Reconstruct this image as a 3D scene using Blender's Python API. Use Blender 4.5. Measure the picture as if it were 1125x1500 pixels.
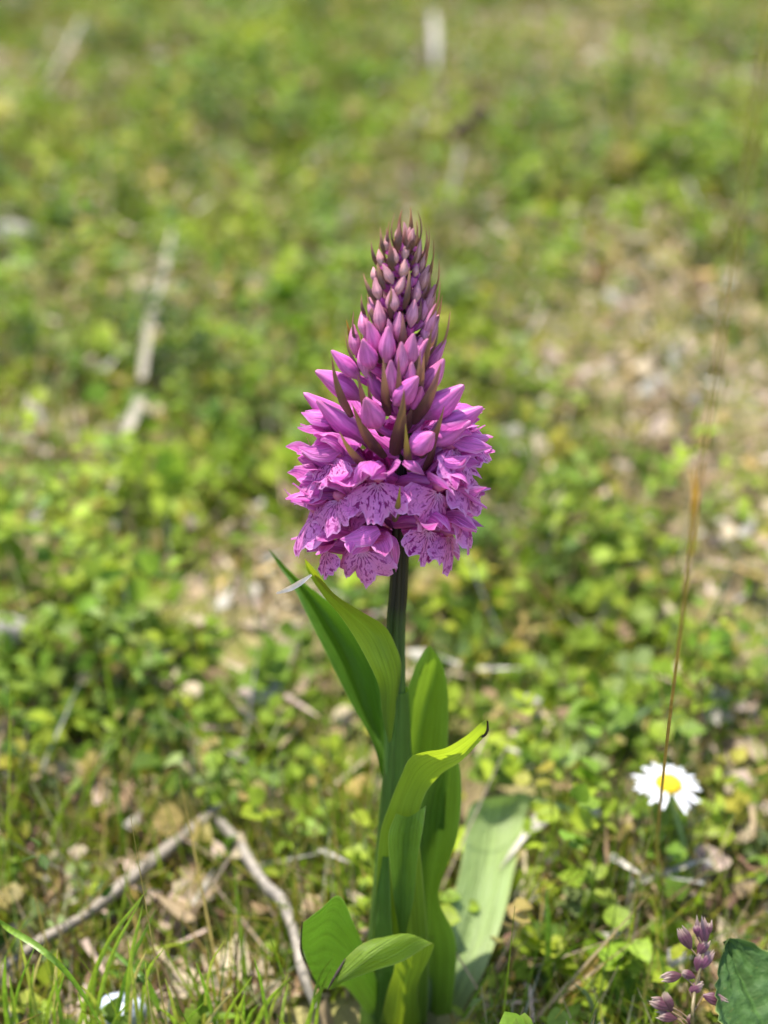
import bpy, math, random
import numpy as np
from mathutils import Vector, Matrix

for o in list(bpy.data.objects):
    bpy.data.objects.remove(o)
SC = bpy.context.scene
COL = SC.collection
R = math.radians

# ------------------------------------------------------------------ camera, sky, sun, exposure
HCAM, PITCH, VFOV = 0.301, 33.0, 38.0
cam_d = bpy.data.cameras.new('camera')
cam_d.sensor_fit = 'VERTICAL'
cam_d.sensor_height = 24.0
cam_d.sensor_width = 18.0
cam_d.lens = 12.0 / math.tan(R(VFOV / 2))
cam_d.clip_start = 0.01
cam_d.clip_end = 500.0
cam_d.dof.use_dof = True
cam_d.dof.focus_distance = 0.307
cam_d.dof.aperture_fstop = cam_d.lens / 7.0
cam = bpy.data.objects.new('camera', cam_d)
COL.objects.link(cam)
cam.location = (0, 0, HCAM)
cam.rotation_euler = (R(90 - PITCH), 0, 0)
SC.camera = cam

SUN = Vector((-0.20, 0.27, 0.94)).normalized()
w = bpy.data.worlds.new('World')
SC.world = w
w.use_nodes = True
wn = w.node_tree
sky = wn.nodes.new('ShaderNodeTexSky')
sky.sky_type = 'NISHITA'
sky.sun_disc = False
sky.sun_elevation = math.asin(SUN.z)
sky.sun_rotation = math.atan2(SUN.x, SUN.y)
sky.dust_density = 1.2
wn.links.new(sky.outputs[0], wn.nodes['Background'].inputs[0])
wn.nodes['Background'].inputs[1].default_value = 0.15
sun_d = bpy.data.lights.new('sun', 'SUN')
sun_d.energy = 3.6
sun_d.angle = R(0.53)
sun_d.color = (1.0, 0.94, 0.83)
sun = bpy.data.objects.new('sun', sun_d)
COL.objects.link(sun)
sun.rotation_euler = SUN.to_track_quat('Z', 'Y').to_euler()
sun.location = SUN * 5
SC.view_settings.view_transform = 'Standard'
SC.view_settings.look = 'None'
SC.view_settings.gamma = 1.0
SC.view_settings.use_curve_mapping = False
SC.view_settings.exposure = 1.4
SC.cycles.max_bounces = 8
SC.cycles.diffuse_bounces = 4
SC.cycles.transmission_bounces = 6
SC.cycles.use_denoising = True
SC.cycles.sample_clamp_indirect = 4.0

# ------------------------------------------------------------------ picture geometry -> places
FPX = 750.0 / math.tan(R(VFOV / 2))
cp, sp = math.cos(R(PITCH)), math.sin(R(PITCH))
CF, CU, CR_ = np.array((0, cp, -sp)), np.array((0, sp, cp)), np.array((1.0, 0, 0))
CPOS = np.array((0, 0, HCAM))

def ray(px, py):
    return CF + (px - 562.5) / FPX * CR_ - (py - 750.0) / FPX * CU

def gr(px, py, z=0.0):                      # where the line of sight meets height z
    d = ray(px, py)
    return CPOS + d * ((z - HCAM) / d[2])

def at_depth(px, py, dep):
    return CPOS + ray(px, py) * dep

BASE = gr(577, 1497)
LEAN = 12.0
AX = np.array((0.012, math.sin(R(LEAN)), math.cos(R(LEAN)))); AX /= np.linalg.norm(AX)
PN = np.array((0, -math.cos(R(LEAN)), math.sin(R(LEAN))))   # towards the viewer, square to the stalk
PX = np.cross(AX, PN) * -1.0
PX = np.array((1.0, 0, 0)) - AX * AX[0]; PX /= np.linalg.norm(PX)

def pl(px, py, off=0.0):                    # a point on (or off mm in front of) the plane of the plant
    d = ray(px, py)
    t = (np.dot(BASE - CPOS, PN) + off * 0.001) / np.dot(d, PN)
    return CPOS + d * t

def s_of(py):
    return float(np.dot(pl(578, py) - BASE, AX))

def axis(s):
    return BASE + AX * s

def out(phi):                               # direction square to the stalk; 0 = towards the viewer
    return PN * math.cos(R(phi)) + PX * math.sin(R(phi))

def unit(v):
    v = np.asarray(v, float)
    return v / max(np.linalg.norm(v), 1e-12)

# ------------------------------------------------------------------ mesh helpers
def cr(c, n, axis_=0):
    """Catmull-Rom through the control rows, n samples."""
    c = np.moveaxis(np.asarray(c, float), axis_, 0)
    k = len(c)
    if k == 1:
        return np.moveaxis(np.repeat(c, n, 0), 0, axis_)
    ext = np.concatenate([[2 * c[0] - c[1]], c, [2 * c[-1] - c[-2]]])
    t = np.linspace(0, k - 1, n)
    i = np.minimum(t.astype(int), k - 2)
    f = (t - i).reshape((-1,) + (1,) * (c.ndim - 1))
    p0, p1, p2, p3 = ext[i], ext[i + 1], ext[i + 2], ext[i + 3]
    r = 0.5 * ((2 * p1) + (-p0 + p2) * f + (2 * p0 - 5 * p1 + 4 * p2 - p3) * f ** 2 + (-p0 + 3 * p1 - 3 * p2 + p3) * f ** 3)
    return np.moveaxis(r, 0, axis_)

def grid(P, closed=False):
    """(n,m,3) points -> verts, quads, uvs per vertex"""
    n, m = P.shape[:2]
    v = P.reshape(-1, 3)
    i, j = np.meshgrid(np.arange(n - 1), np.arange(m if closed else m - 1), indexing='ij')
    j2 = (j + 1) % m
    q = np.stack([i * m + j, i * m + j2, (i + 1) * m + j2, (i + 1) * m + j], -1).reshape(-1, 4)
    uu, vv = np.meshgrid(np.linspace(0, 1, m), np.linspace(0, 1, n))
    return v, q, np.stack([uu, vv], -1).reshape(-1, 2)

def loft(rows, n=24, m=9):
    P = cr(cr(np.array(rows, float), n, 0), m, 1)
    return grid(P)

def leaf_rows(rows, n=40, m=11):
    """rows: list of ((px,py,off),(px,py,off),(px,py,off)) across the blade"""
    return loft([[pl(*p) for p in r] for r in rows], n, m)

def ribbon(path, width, nref, cup=0.0, n=12, m=5, ruffle=0.0, rfreq=3.0, twist=0.0, ph=0.0):
    P = cr(path, n)
    v = np.linspace(0, 1, n)
    W = np.interp(v, np.linspace(0, 1, len(width)), width) if not callable(width) else np.array([width(a) for a in v])
    T = np.gradient(P, axis=0)
    T /= np.maximum(np.linalg.norm(T, axis=1, keepdims=True), 1e-12)
    nr = np.asarray(nref, float)
    if nr.ndim == 1:
        nr = np.repeat(nr[None], n, 0)
    else:
        nr = cr(nr, n)
    S = np.cross(T, nr)
    S /= np.maximum(np.linalg.norm(S, axis=1, keepdims=True), 1e-12)
    N = np.cross(S, T)
    if twist:
        a = (twist * v)[:, None]
        S, N = S * np.cos(a) + N * np.sin(a), N * np.cos(a) - S * np.sin(a)
    x = np.linspace(-1, 1, m)
    G = P[:, None] + S[:, None] * (W[:, None, None] * x[None, :, None])
    h = cup * W[:, None] * (x ** 2)[None] + ruffle * W.max() * np.sin(v * rfreq * 6.283 + ph)[:, None] * (np.abs(x) ** 1.5 * np.sign(x))[None]
    G = G + N[:, None] * h[:, :, None]
    return grid(G)

def tube(path, rad, seg=8, n=12, ridge=0.0, nr=3, ph=0.0):
    P = cr(path, n)
    v = np.linspace(0, 1, n)
    rad = np.interp(v, np.linspace(0, 1, len(rad)), rad)
    T = np.gradient(P, axis=0)
    T /= np.maximum(np.linalg.norm(T, axis=1, keepdims=True), 1e-12)
    ref = np.array((0.31, 0.2, 0.93)) if abs(T[0] @ np.array((0.31, 0.2, 0.93))) < 0.9 else np.array((1.0, 0, 0))
    S = np.cross(T, ref); S /= np.linalg.norm(S, axis=1, keepdims=True)
    N = np.cross(S, T)
    a = np.linspace(0, 2 * math.pi, seg, endpoint=False)
    k = 1 - ridge * (0.5 + 0.5 * np.cos(a * nr + ph)) ** 3
    rr = rad[:, None] * k[None]
    G = P[:, None] + S[:, None] * (np.cos(a)[None, :, None] * rr[:, :, None]) + N[:, None] * (np.sin(a)[None, :, None] * rr[:, :, None])
    return grid(G, closed=True)

def join(parts):
    vs, qs, us, o = [], [], [], 0
    for v, q, u in parts:
        vs.append(v); qs.append(q + o); us.append(u); o += len(v)
    return np.concatenate(vs), np.concatenate(qs), np.concatenate(us)

def mesh(name, part, mat=None, origin=None, smooth=True, col=None):
    v, q, u = part
    v = np.asarray(v, float)
    if origin is not None:
        v = v - np.asarray(origin)
    me = bpy.data.meshes.new(name)
    k = q.shape[1]
    me.vertices.add(len(v)); me.vertices.foreach_set('co', v.astype(np.float32).ravel())
    me.loops.add(q.size); me.loops.foreach_set('vertex_index', q.astype(np.int32).ravel())
    me.polygons.add(len(q))
    me.polygons.foreach_set('loop_start', (np.arange(len(q)) * k).astype(np.int32))
    me.polygons.foreach_set('loop_total', np.full(len(q), k, np.int32))
    uv = me.uv_layers.new(name='UVMap')
    uv.data.foreach_set('uv', u[q.ravel()].astype(np.float32).ravel())
    if col is not None:
        a = me.color_attributes.new('tint', 'FLOAT_COLOR', 'POINT')
        a.data.foreach_set('color', np.concatenate([col, np.ones((len(col), 1))], 1).astype(np.float32).ravel())
    me.update(calc_edges=True)
    if smooth:
        me.polygons.foreach_set('use_smooth', np.ones(len(q), bool))
    if mat:
        me.materials.append(mat)
    return me

def obj(name, me, parent=None, loc=None, M=None, color=None):
    o = bpy.data.objects.new(name, me)
    COL.objects.link(o)
    if parent is not None:
        o.parent = parent
    if M is not None:
        o.matrix_basis = M
    elif loc is not None:
        o.location = loc
    if color is not None:
        o.color = tuple(color) + (1.0,)
    return o

def tag(o, label, cat, group=None):
    o['label'] = label; o['category'] = cat
    if group:
        o['group'] = group
    return o

def thing(name, loc, label, cat, group=None):
    o = bpy.data.objects.new(name, None)
    o.empty_display_size = 0.005
    COL.objects.link(o)
    o.location = loc
    return tag(o, label, cat, group)

def basis(x, y, z, loc, s=1.0):
    M = Matrix.Identity(4)
    for i, a in enumerate((x, y, z)):
        for j in range(3):
            M[j][i] = float(a[j]) * s
    for j in range(3):
        M[j][3] = float(loc[j])
    return M

# ------------------------------------------------------------------ materials
class NT:
    def __init__(s, name):
        s.m = bpy.data.materials.new(name); s.m.use_nodes = True
        s.t = s.m.node_tree; s.t.nodes.clear()
        s.out = s.n('ShaderNodeOutputMaterial')
    def n(s, typ, **kw):
        nd = s.t.nodes.new(typ)
        for k, v in kw.items():
            setattr(nd, k, v)
        return nd
    def l(s, a, b):
        s.t.links.new(a, b)
    def val(s, sock, v):
        if hasattr(v, 'is_output'):
            s.l(v, sock)
        elif isinstance(v, (tuple, list)) and len(v) == 3 and sock.type == 'RGBA':
            sock.default_value = (*v, 1)
        else:
            sock.default_value = v
    def math(s, op, a, b=0.0, c=None):
        nd = s.n('ShaderNodeMath', operation=op)
        s.val(nd.inputs[0], a); s.val(nd.inputs[1], b)
        if c is not None: s.val(nd.inputs[2], c)
        return nd.outputs[0]
    def mix(s, f, a, b, typ='MIX'):
        nd = s.n('ShaderNodeMixRGB', blend_type=typ)
        s.val(nd.inputs[0], f); s.val(nd.inputs[1], a); s.val(nd.inputs[2], b)
        return nd.outputs[0]
    def ramp(s, f, stops):
        nd = s.n('ShaderNodeValToRGB')
        e = nd.color_ramp.elements
        while len(e) < len(stops): e.new(0.5)
        for el, (p, c) in zip(e, stops):
            el.position = p
            el.color = (*c, 1) if isinstance(c, (tuple, list)) else (c, c, c, 1)
        s.l(f, nd.inputs[0])
        return nd.outputs[0]
    def uv(s):
        nd = s.n('ShaderNodeTexCoord')
        sx = s.n('ShaderNodeSeparateXYZ'); s.l(nd.outputs['UV'], sx.inputs[0])
        return nd.outputs['UV'], sx.outputs[0], sx.outputs[1]
    def vec(s, x, y, z=0.0):
        nd = s.n('ShaderNodeCombineXYZ')
        for i, a in enumerate((x, y, z)): s.val(nd.inputs[i], a)
        return nd.outputs[0]
    def noise(s, vec, scale, detail=2.0, rough=0.5):
        nd = s.n('ShaderNodeTexNoise'); s.l(vec, nd.inputs['Vector'])
        nd.inputs['Scale'].default_value = scale; nd.inputs['Detail'].default_value = detail
        nd.inputs['Roughness'].default_value = rough
        return nd.outputs[0]
    def bump(s, h, st, dist):
        nd = s.n('ShaderNodeBump'); s.l(h, nd.inputs['Height'])
        nd.inputs['Strength'].default_value = st; nd.inputs['Distance'].default_value = dist
        return nd.outputs[0]
    def sheet(s, col, tcol, trans, rough=0.5, normal=None, spec=0.4, sheen=0.0):
        """thin leaf or petal: lit face plus light let through"""
        p = s.n('ShaderNodeBsdfPrincipled')
        s.val(p.inputs['Base Color'], col); s.val(p.inputs['Roughness'], rough)
        p.inputs['Specular IOR Level'].default_value = spec
        t = s.n('ShaderNodeBsdfTranslucent'); s.val(t.inputs[0], tcol)
        if normal is not None:
            s.l(normal, p.inputs['Normal'])
        mx = s.n('ShaderNodeMixShader'); s.val(mx.inputs[0], trans)
        s.l(p.outputs[0], mx.inputs[1]); s.l(t.outputs[0], mx.inputs[2])
        s.l(mx.outputs[0], s.out.inputs[0])
        return s.m
    def solid(s, col, rough=0.6, normal=None, spec=0.4):
        p = s.n('ShaderNodeBsdfPrincipled')
        s.val(p.inputs['Base Color'], col); s.val(p.inputs['Roughness'], rough)
        p.inputs['Specular IOR Level'].default_value = spec
        if normal is not None:
            s.l(normal, p.inputs['Normal'])
        s.l(p.outputs[0], s.out.inputs[0])
        return s.m

def m_petal(name, edge=(0.86, 0.46, 0.78), base=(0.77, 0.19, 0.60)):
    t = NT(name)
    uv, u, v = t.uv()
    oi = t.n('ShaderNodeObjectInfo')
    vv = t.vec(t.math('MULTIPLY', u, 11.0), t.math('MULTIPLY', v, 1.6), t.math('MULTIPLY', oi.outputs['Random'], 40))
    f = t.noise(vv, 1.3, 3)
    d = t.math('ABSOLUTE', t.math('SUBTRACT', u, 0.5))
    c = t.mix(t.ramp(f, [(0.35, 0.0), (0.7, 1.0)]), tuple(a * 0.66 for a in base), tuple(min(1, a * 1.14) for a in base))
    c = t.mix(t.ramp(t.math('ADD', t.math('MULTIPLY', d, 1.3), t.math('MULTIPLY', v, 0.45)), [(0.70, 0.0), (1.10, 0.7)]), c, edge)
    rr = t.math('MULTIPLY_ADD', oi.outputs['Random'], 0.3, 0.82)
    c = t.mix(1.0, c, t.vec(rr, rr, rr), 'MULTIPLY')
    c2 = t.mix(1.0, c, (1.0, 0.72, 0.95), 'MULTIPLY')
    return t.sheet(c, c2, 0.42, 0.42, t.bump(f, 0.8, 0.0006), 0.35)

def m_lip():
    t = NT('lip_petal')
    uv, u, v = t.uv()
    oi = t.n('ShaderNodeObjectInfo')
    rz = t.math('MULTIPLY', oi.outputs['Random'], 50)
    n0 = t.noise(t.vec(t.math('MULTIPLY', u, 3.0), t.math('MULTIPLY', v, 3.0), rz), 1.5, 2)
    du = t.math('MULTIPLY', t.math('SUBTRACT', n0, 0.5), 0.22)
    u2 = t.math('ADD', u, du)
    wob = t.math('SINE', t.math('MULTIPLY', u2, 62.0))
    dash = t.noise(t.vec(t.math('MULTIPLY', u, 22.0), t.math('MULTIPLY', v, 7.0), rz), 1.0, 1)
    cen = t.math('SUBTRACT', 1.0, t.math('MULTIPLY', t.math('ABSOLUTE', t.math('SUBTRACT', u, 0.5)), 1.5))
    st = t.math('ADD', t.math('MULTIPLY', wob, 0.17), dash)
    st = t.math('ADD', st, t.math('MULTIPLY', cen, 0.14))
    st = t.math('SUBTRACT', st, t.math('MULTIPLY', v, 0.07))
    mark = t.ramp(st, [(0.66, 0.0), (0.72, 1.0)])
    loops = t.noise(t.vec(t.math('MULTIPLY', u, 7.0), t.math('MULTIPLY', v, 4.0), t.math('ADD', rz, 9.0)), 1.4, 1)
    loop = t.ramp(t.math('ABSOLUTE', t.math('SUBTRACT', loops, 0.52)), [(0.0, 0.6), (0.018, 0.4), (0.036, 0.0)])
    lo = t.math('MULTIPLY', loop, t.ramp(v, [(0.35, 0.0), (0.55, 1.0), (0.9, 1.0), (0.97, 0.2)]))
    mk = t.math('MULTIPLY', t.math('MAXIMUM', mark, lo), t.math('MULTIPLY_ADD', t.n('ShaderNodeObjectInfo').outputs['Random'], 0.4, 0.75))
    mk = t.math('MULTIPLY', mk, t.ramp(v, [(0.03, 0.3), (0.15, 1.0), (0.93, 0.85), (0.99, 0.15)]))
    fine = t.noise(t.vec(t.math('MULTIPLY', u, 30.0), t.math('MULTIPLY', v, 9.0), rz), 1.0, 3)
    b = t.mix(fine, (0.68, 0.18, 0.54), (0.83, 0.32, 0.66))
    b = t.mix(t.ramp(v, [(0.0, 0.75), (0.3, 0.0)]), b, (0.80, 0.48, 0.72))
    b = t.mix(t.ramp(v, [(0.9, 0.0), (1.0, 0.6)]), b, (0.80, 0.45, 0.76))
    c = t.mix(mk, b, (0.26, 0.006, 0.17))
    c2 = t.mix(1.0, c, (1.0, 0.7, 0.95), 'MULTIPLY')
    return t.sheet(c, c2, 0.46, 0.45, t.bump(t.math('ADD', fine, t.math('MULTIPLY', dash, 1.0)), 0.5, 0.0005), 0.3)

def m_bud():
    t = NT('bud_skin')
    uv, u, v = t.uv()
    oi = t.n('ShaderNodeObjectInfo')
    f = t.noise(t.vec(t.math('MULTIPLY', u, 18.0), t.math('MULTIPLY', v, 2.2), t.math('MULTIPLY', oi.outputs['Random'], 30)), 1.0, 3)
    c = t.mix(t.ramp(f, [(0.35, 0.0), (0.68, 1.0)]), t.mix(1.0, oi.outputs['Color'], (0.58, 0.48, 0.56), 'MULTIPLY'), oi.outputs['Color'])
    c = t.mix(t.ramp(v, [(0.0, 0.45), (0.35, 0.0)]), c, (0.42, 0.34, 0.30))
    c = t.mix(t.ramp(v, [(0.72, 0.0), (1.0, 0.45)]), c, (0.50, 0.20, 0.26))
    c2 = t.mix(1.0, c, (1.0, 0.75, 0.95), 'MULTIPLY')
    return t.sheet(c, c2, 0.18, 0.42, t.bump(f, 0.5, 0.0003), 0.4)

def m_bract():
    t = NT('bract_skin')
    uv, u, v = t.uv()
    oi = t.n('ShaderNodeObjectInfo')
    f = t.noise(t.vec(t.math('MULTIPLY', u, 14.0), t.math('MULTIPLY', v, 2.5), t.math('MULTIPLY', oi.outputs['Random'], 30)), 1.0, 3)
    tip = oi.outputs['Color']
    c = t.mix(t.ramp(v, [(0.40, 0.0), (1.0, 1.0)]), (0.075, 0.034, 0.026), tip)  # purple-brown base to tip colour; paler tips also paint in the backlight
    c = t.mix(t.ramp(f, [(0.4, 0.0), (0.75, 0.6)]), c, (0.17, 0.045, 0.06))
    c2 = t.mix(0.45, c, (0.42, 0.22, 0.06))
    return t.sheet(c, c2, t.ramp(v, [(0.4, 0.08), (0.95, 0.45)]), 0.45, t.bump(f, 0.5, 0.0003), 0.45)

def m_leaf(name, base, trans_c, trans, veins=26, rough=0.45, spec=0.4, pale=None):
    t = NT(name)
    uv, u, v = t.uv()
    f = t.noise(t.vec(t.math('MULTIPLY', u, float(veins)), t.math('MULTIPLY', v, 2.0), 0.0), 1.0, 3)
    f2 = t.noise(t.vec(t.math('MULTIPLY', u, 3.0), t.math('MULTIPLY', v, 5.0), 3.0), 1.3, 4)
    c = t.mix(t.ramp(f, [(0.3, 0.0), (0.72, 1.0)]), tuple(a * 0.66 for a in base), tuple(a * 1.18 for a in base))
    c = t.mix(t.ramp(f2, [(0.45, 0.0), (0.75, 0.4)]), c, pale or tuple(a * 1.5 for a in base))
    sp_ = t.noise(t.vec(t.math('MULTIPLY', u, 9.0), t.math('MULTIPLY', v, 30.0), 7.0), 1.0, 5, 0.7)
    c = t.mix(t.ramp(sp_, [(0.60, 0.0), (0.74, 0.55)]), c, (0.20, 0.19, 0.05))
    mid = t.ramp(t.math('ABSOLUTE', t.math('SUBTRACT', u, 0.5)), [(0.0, 0.55), (0.03, 0.0)])
    c = t.mix(mid, c, tuple(a * 1.5 for a in base))
    ed = t.ramp(t.math('ABSOLUTE', t.math('SUBTRACT', u, 0.5)), [(0.475, 0.0), (0.495, 0.7)])
    c = t.mix(ed, c, (0.38, 0.42, 0.12))
    tc = t.mix(t.ramp(f, [(0.3, 0.0), (0.72, 1.0)]), tuple(a * 0.68 for a in trans_c), trans_c)
    return t.sheet(c, tc, trans, rough, t.bump(t.math('ADD', f, t.math('MULTIPLY', f2, 2.0)), 0.9, 0.0007), spec)

def m_tint(name, trans=0.35, rough=0.5, tmul=(1.25, 1.35, 0.7), spec=0.35, attr=True):
    """colour of each leaf or straw comes with its own piece; fine mottling added"""
    t = NT(name)
    if attr:
        a = t.n('ShaderNodeAttribute', attribute_name='tint'); src = a.outputs['Color']
    else:
        src = t.n('ShaderNodeObjectInfo').outputs['Color']
    tc = t.n('ShaderNodeTexCoord')
    f = t.noise(tc.outputs['Object'], 420.0, 3)
    c = t.mix(1.0, src, t.ramp(f, [(0.3, 0.72), (0.7, 1.2)]), 'MULTIPLY')
    c2 = t.mix(1.0, c, tmul, 'MULTIPLY')
    return t.sheet(c, c2, trans, rough, t.bump(f, 0.4, 0.0006), spec)

M_PETAL = m_petal('petal_skin')
M_HOOD = m_petal('hood_skin', (0.84, 0.38, 0.74), (0.75, 0.155, 0.58))
M_LIP = m_lip()
M_BUD = m_bud()
M_BRACT = m_bract()
M_COVER = m_tint('ground_leaf', spec=0.2)
M_LITTER = m_tint('dry_litter_skin', 0.18, 0.75, (1.1, 0.95, 0.7), 0.2)
M_HERB = m_tint('herb_leaf', attr=False, spec=0.2)
M_STRAW = m_tint('straw_skin', 0.12, 0.65, (1.1, 0.95, 0.7), 0.3, attr=False)
M_BLADE = m_tint('grass_blade_skin', 0.35, 0.4, attr=False, spec=0.5)

# ------------------------------------------------------------------ the ground
rng = np.random.default_rng(11)

def bumps(x, y):
    return (0.0040 * np.sin(x * 31 + 1.3 + 2 * np.sin(y * 13)) * np.sin(y * 27 + 0.7) + 0.0024 * np.sin(x * 83 + y * 47 + 2.0) + 0.0016 * np.sin(x * 61 - y * 119)
            + 0.012 * (np.sin(x * 1.9 + 0.4) * np.sin(y * 1.5)) * np.clip((np.hypot(x, y) - 0.6), 0, 1)) - 0.004

def ground_z(x, y):
    return bumps(np.asarray(x, float), np.asarray(y, float))

a = np.linspace(-1, 1, 321)
wx = np.sinh(a * 5.6) / math.sinh(5.6) * 60.0
GX, GY = np.meshgrid(wx, wx + 0.5)
G = np.stack([GX, GY, bumps(GX, GY)], -1)
t = NT('soil')
tc = t.n('ShaderNodeTexCoord')
n1 = t.noise(tc.outputs['Object'], 55.0, 6, 0.65)
n2 = t.noise(tc.outputs['Object'], 14.0, 4)
n3 = t.noise(tc.outputs['Object'], 260.0, 4, 0.6)
c = t.ramp(n1, [(0.3, (0.09, 0.07, 0.035)), (0.5, (0.20, 0.16, 0.085)), (0.62, (0.32, 0.26, 0.15)), (0.75, (0.42, 0.35, 0.23))])
c = t.mix(t.ramp(n2, [(0.42, 0.0), (0.58, 0.85)]), c, t.mix(n3, (0.12, 0.14, 0.025), (0.27, 0.27, 0.06)))
t.solid(c, 0.9, t.bump(t.math('ADD', n1, t.math('MULTIPLY', n3, 0.4)), 0.9, 0.004), 0.15)
g = obj('ground', mesh('ground', grid(G), t.m))
g['kind'] = 'structure'

# ------------------------------------------------------------------ where it is dry
DRY = [(870, 400, .05), (1090, 520, .05), (1080, 640, .04), (480, 1130, .022), (330, 890, .03), (350, 960, .02), (330, 430, .05), (70, 110, .07), (590, 270, .05),
       (780, 60, .06), (680, 330, .04), (960, 370, .04), (1060, 1290, .02), (100, 1240, .015), (40, 650, .03), (890, 640, .03), (640, 60, .08), (250, 1300, .015),
       (230, 1440, .015), (1100, 900, .025), (940, 110, .07), (300, 250, .04), (480, 760, .025), (860, 540, .04), (1040, 760, .03), (360, 1350, .015)]
DRYW = [(gr(x, y)[0], gr(x, y)[1], r) for x, y, r in DRY]
GREEN = [(250, 1090, .02), (160, 950, .03), (380, 620, .05), (130, 560, .05), (330, 1090, .02), (620, 520, .05), (800, 900, .03), (900, 300, .06), (440, 130, .08), (230, 230, .06), (900, 760, .04)]
GREENW = [(gr(x, y)[0], gr(x, y)[1], r) for x, y, r in GREEN]

def dryness(x, y):
    d = 0.30 + 0.26 * np.sin(x * 23 + 1.0 + 1.7 * np.sin(y * 17)) * np.sin(y * 19 + 2.0 + 1.5 * np.sin(x * 21))
    for cx, cy, r in DRYW:
        d = d + 0.46 * np.exp(-(((x - cx) ** 2 + ((y - cy) * 0.8) ** 2) / r ** 2))
    for cx, cy, r in GREENW:
        d = d - 0.5 * np.exp(-(((x - cx) ** 2 + ((y - cy) * 0.8) ** 2) / r ** 2))
    return np.clip(d, 0, 1)

LEAFY = [pl(735, 1165, -55)[1] + .022, pl(715, 1240, -42)[1] + .02, pl(695, 1330, -22)[1], BASE[1]]

def clear(x, y, z, pad=0.0):
    """keeps scattered growth off the orchid and from right in front of the lens"""
    d2 = np.hypot(x - BASE[0], (y - BASE[1]))
    dep = y * cp - (z - HCAM) * sp * 1.0
    dd = (y * cp + (HCAM - z) * sp)
    px = 562.5 + x / dd * FPX
    py = 750 - (y * sp - (HCAM - z) * cp) / dd * FPX
    front = (y < BASE[1] + 0.006) & (px > 430) & (px < 665) & (py < 1520) & (py > 1270)
    leaf_y = np.interp(py, [1150, 1240, 1330, 1500], LEAFY)      # how far back the broad pale leaf stands
    front = front | ((y < leaf_y + 0.001) & (px > np.interp(py, [1150, 1268, 1345, 1425, 1500], [685, 668, 647, 622, 600])) & (px < np.interp(py, [1150, 1268, 1345, 1425, 1500], [790, 765, 746, 714, 672])) & (py < 1500) & (py > 1145))
    front = front | ((dd < 0.350) & (px > 1015) & (py > 1340))
    return (d2 > 0.009 + pad) & (dd > 0.22) & ~front

PAL_G = np.array([(0.26, 0.33, 0.025), (0.19, 0.27, 0.022), (0.14, 0.22, 0.02), (0.09, 0.155, 0.016), (0.06, 0.105, 0.014), (0.22, 0.28, 0.09), (0.34, 0.31, 0.04), (0.29, 0.23, 0.07)])
PAL_GW = np.array([.24, .2, .15, .07, .03, .05, .14, .12])
PAL_D = np.array([(0.44, 0.36, 0.24), (0.36, 0.27, 0.16), (0.24, 0.16, 0.09), (0.46, 0.35, 0.28), (0.42, 0.39, 0.33), (0.16, 0.09, 0.06), (0.42, 0.30, 0.10)])
PAL_DW = np.array([.26, .2, .14, .15, .12, .07, .06])

def rot_frames(az, tilt, roll, ):
    """frames: local y along az (horizontal), z up, tilted"""
    ca, sa, ct, st, cr_, sr = np.cos(az), np.sin(az), np.cos(tilt), np.sin(tilt), np.cos(roll), np.sin(roll)
    Y = np.stack([ca * ct, sa * ct, st], -1)
    X0 = np.stack([sa, -ca, np.zeros_like(az)], -1)
    Z0 = np.cross(X0, Y)
    X = X0 * cr_[:, None] + Z0 * sr[:, None]
    Z = np.cross(X, Y)
    return X, Y, Z

def stamp(tpl, X, Y, Z, P, sx, sy):
    v, q, u = tpl
    N = len(P)
    V = P[:, None] + X[:, None] * (v[None, :, 0:1] * sx[:, None, None]) + Y[:, None] * (v[None, :, 1:2] * sy[:, None, None]) + Z[:, None] * (v[None, :, 2:3] * sx[:, None, None])
    Q = q[None] + (np.arange(N) * len(v))[:, None, None]
    return V.reshape(-1, 3), Q.reshape(-1, q.shape[1]), np.tile(u, (N, 1))

def leaf_tpl(n=5, m=3, fold=0.25, droop=0.25, shape=0.55):
    v = np.linspace(0, 1, n)
    prof = np.sin(np.pi * np.clip(v, 0, 1) ** shape) ** 0.75 * 0.5 + 0.02
    x = np.linspace(-1, 1, m)
    Gx = prof[:, None] * x[None]
    Gy = np.repeat(v[:, None], m, 1)
    Gz = fold * np.abs(Gx) - droop * (v ** 2)[:, None] * 0.6
    return grid(np.stack([Gx, Gy, Gz], -1))

T_LEAF = leaf_tpl(5, 3)
T_ROUND = leaf_tpl(5, 3, 0.3, 0.2, 0.85)
T_NARROW = leaf_tpl(4, 3, 0.5, 0.3, 0.6)
T_CURL = leaf_tpl(6, 3, -0.6, -0.5, 0.6)
sv = np.linspace(0, 1, 4)
T_BLADE = grid(np.stack([np.stack([-(1 - sv) ** .6 * .5, sv, -0.5 * 0 * sv], -1), np.stack([0 * sv, sv, 0 * sv - .2], -1), np.stack([(1 - sv) ** .6 * .5, sv, 0 * sv], -1)], 1))

# denser where the photograph looks, thinner out to the sides
def scatter(n, region, keep):
    x0, x1, y0, y1 = region
    x = rng.uniform(x0, x1, n); y = rng.uniform(y0, y1, n)
    k = rng.random(n) < keep(x, y)
    return x[k], y[k]

REG_IN, REG_OUT = (-0.46, 0.46, 0.10, 1.50), (-1.9, 1.9, -0.6, 3.6)
def outside(x, y):
    return ~((np.abs(x) < 0.15 + 0.225 * y) & (y > REG_IN[2]) & (y < REG_IN[3]))

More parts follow.
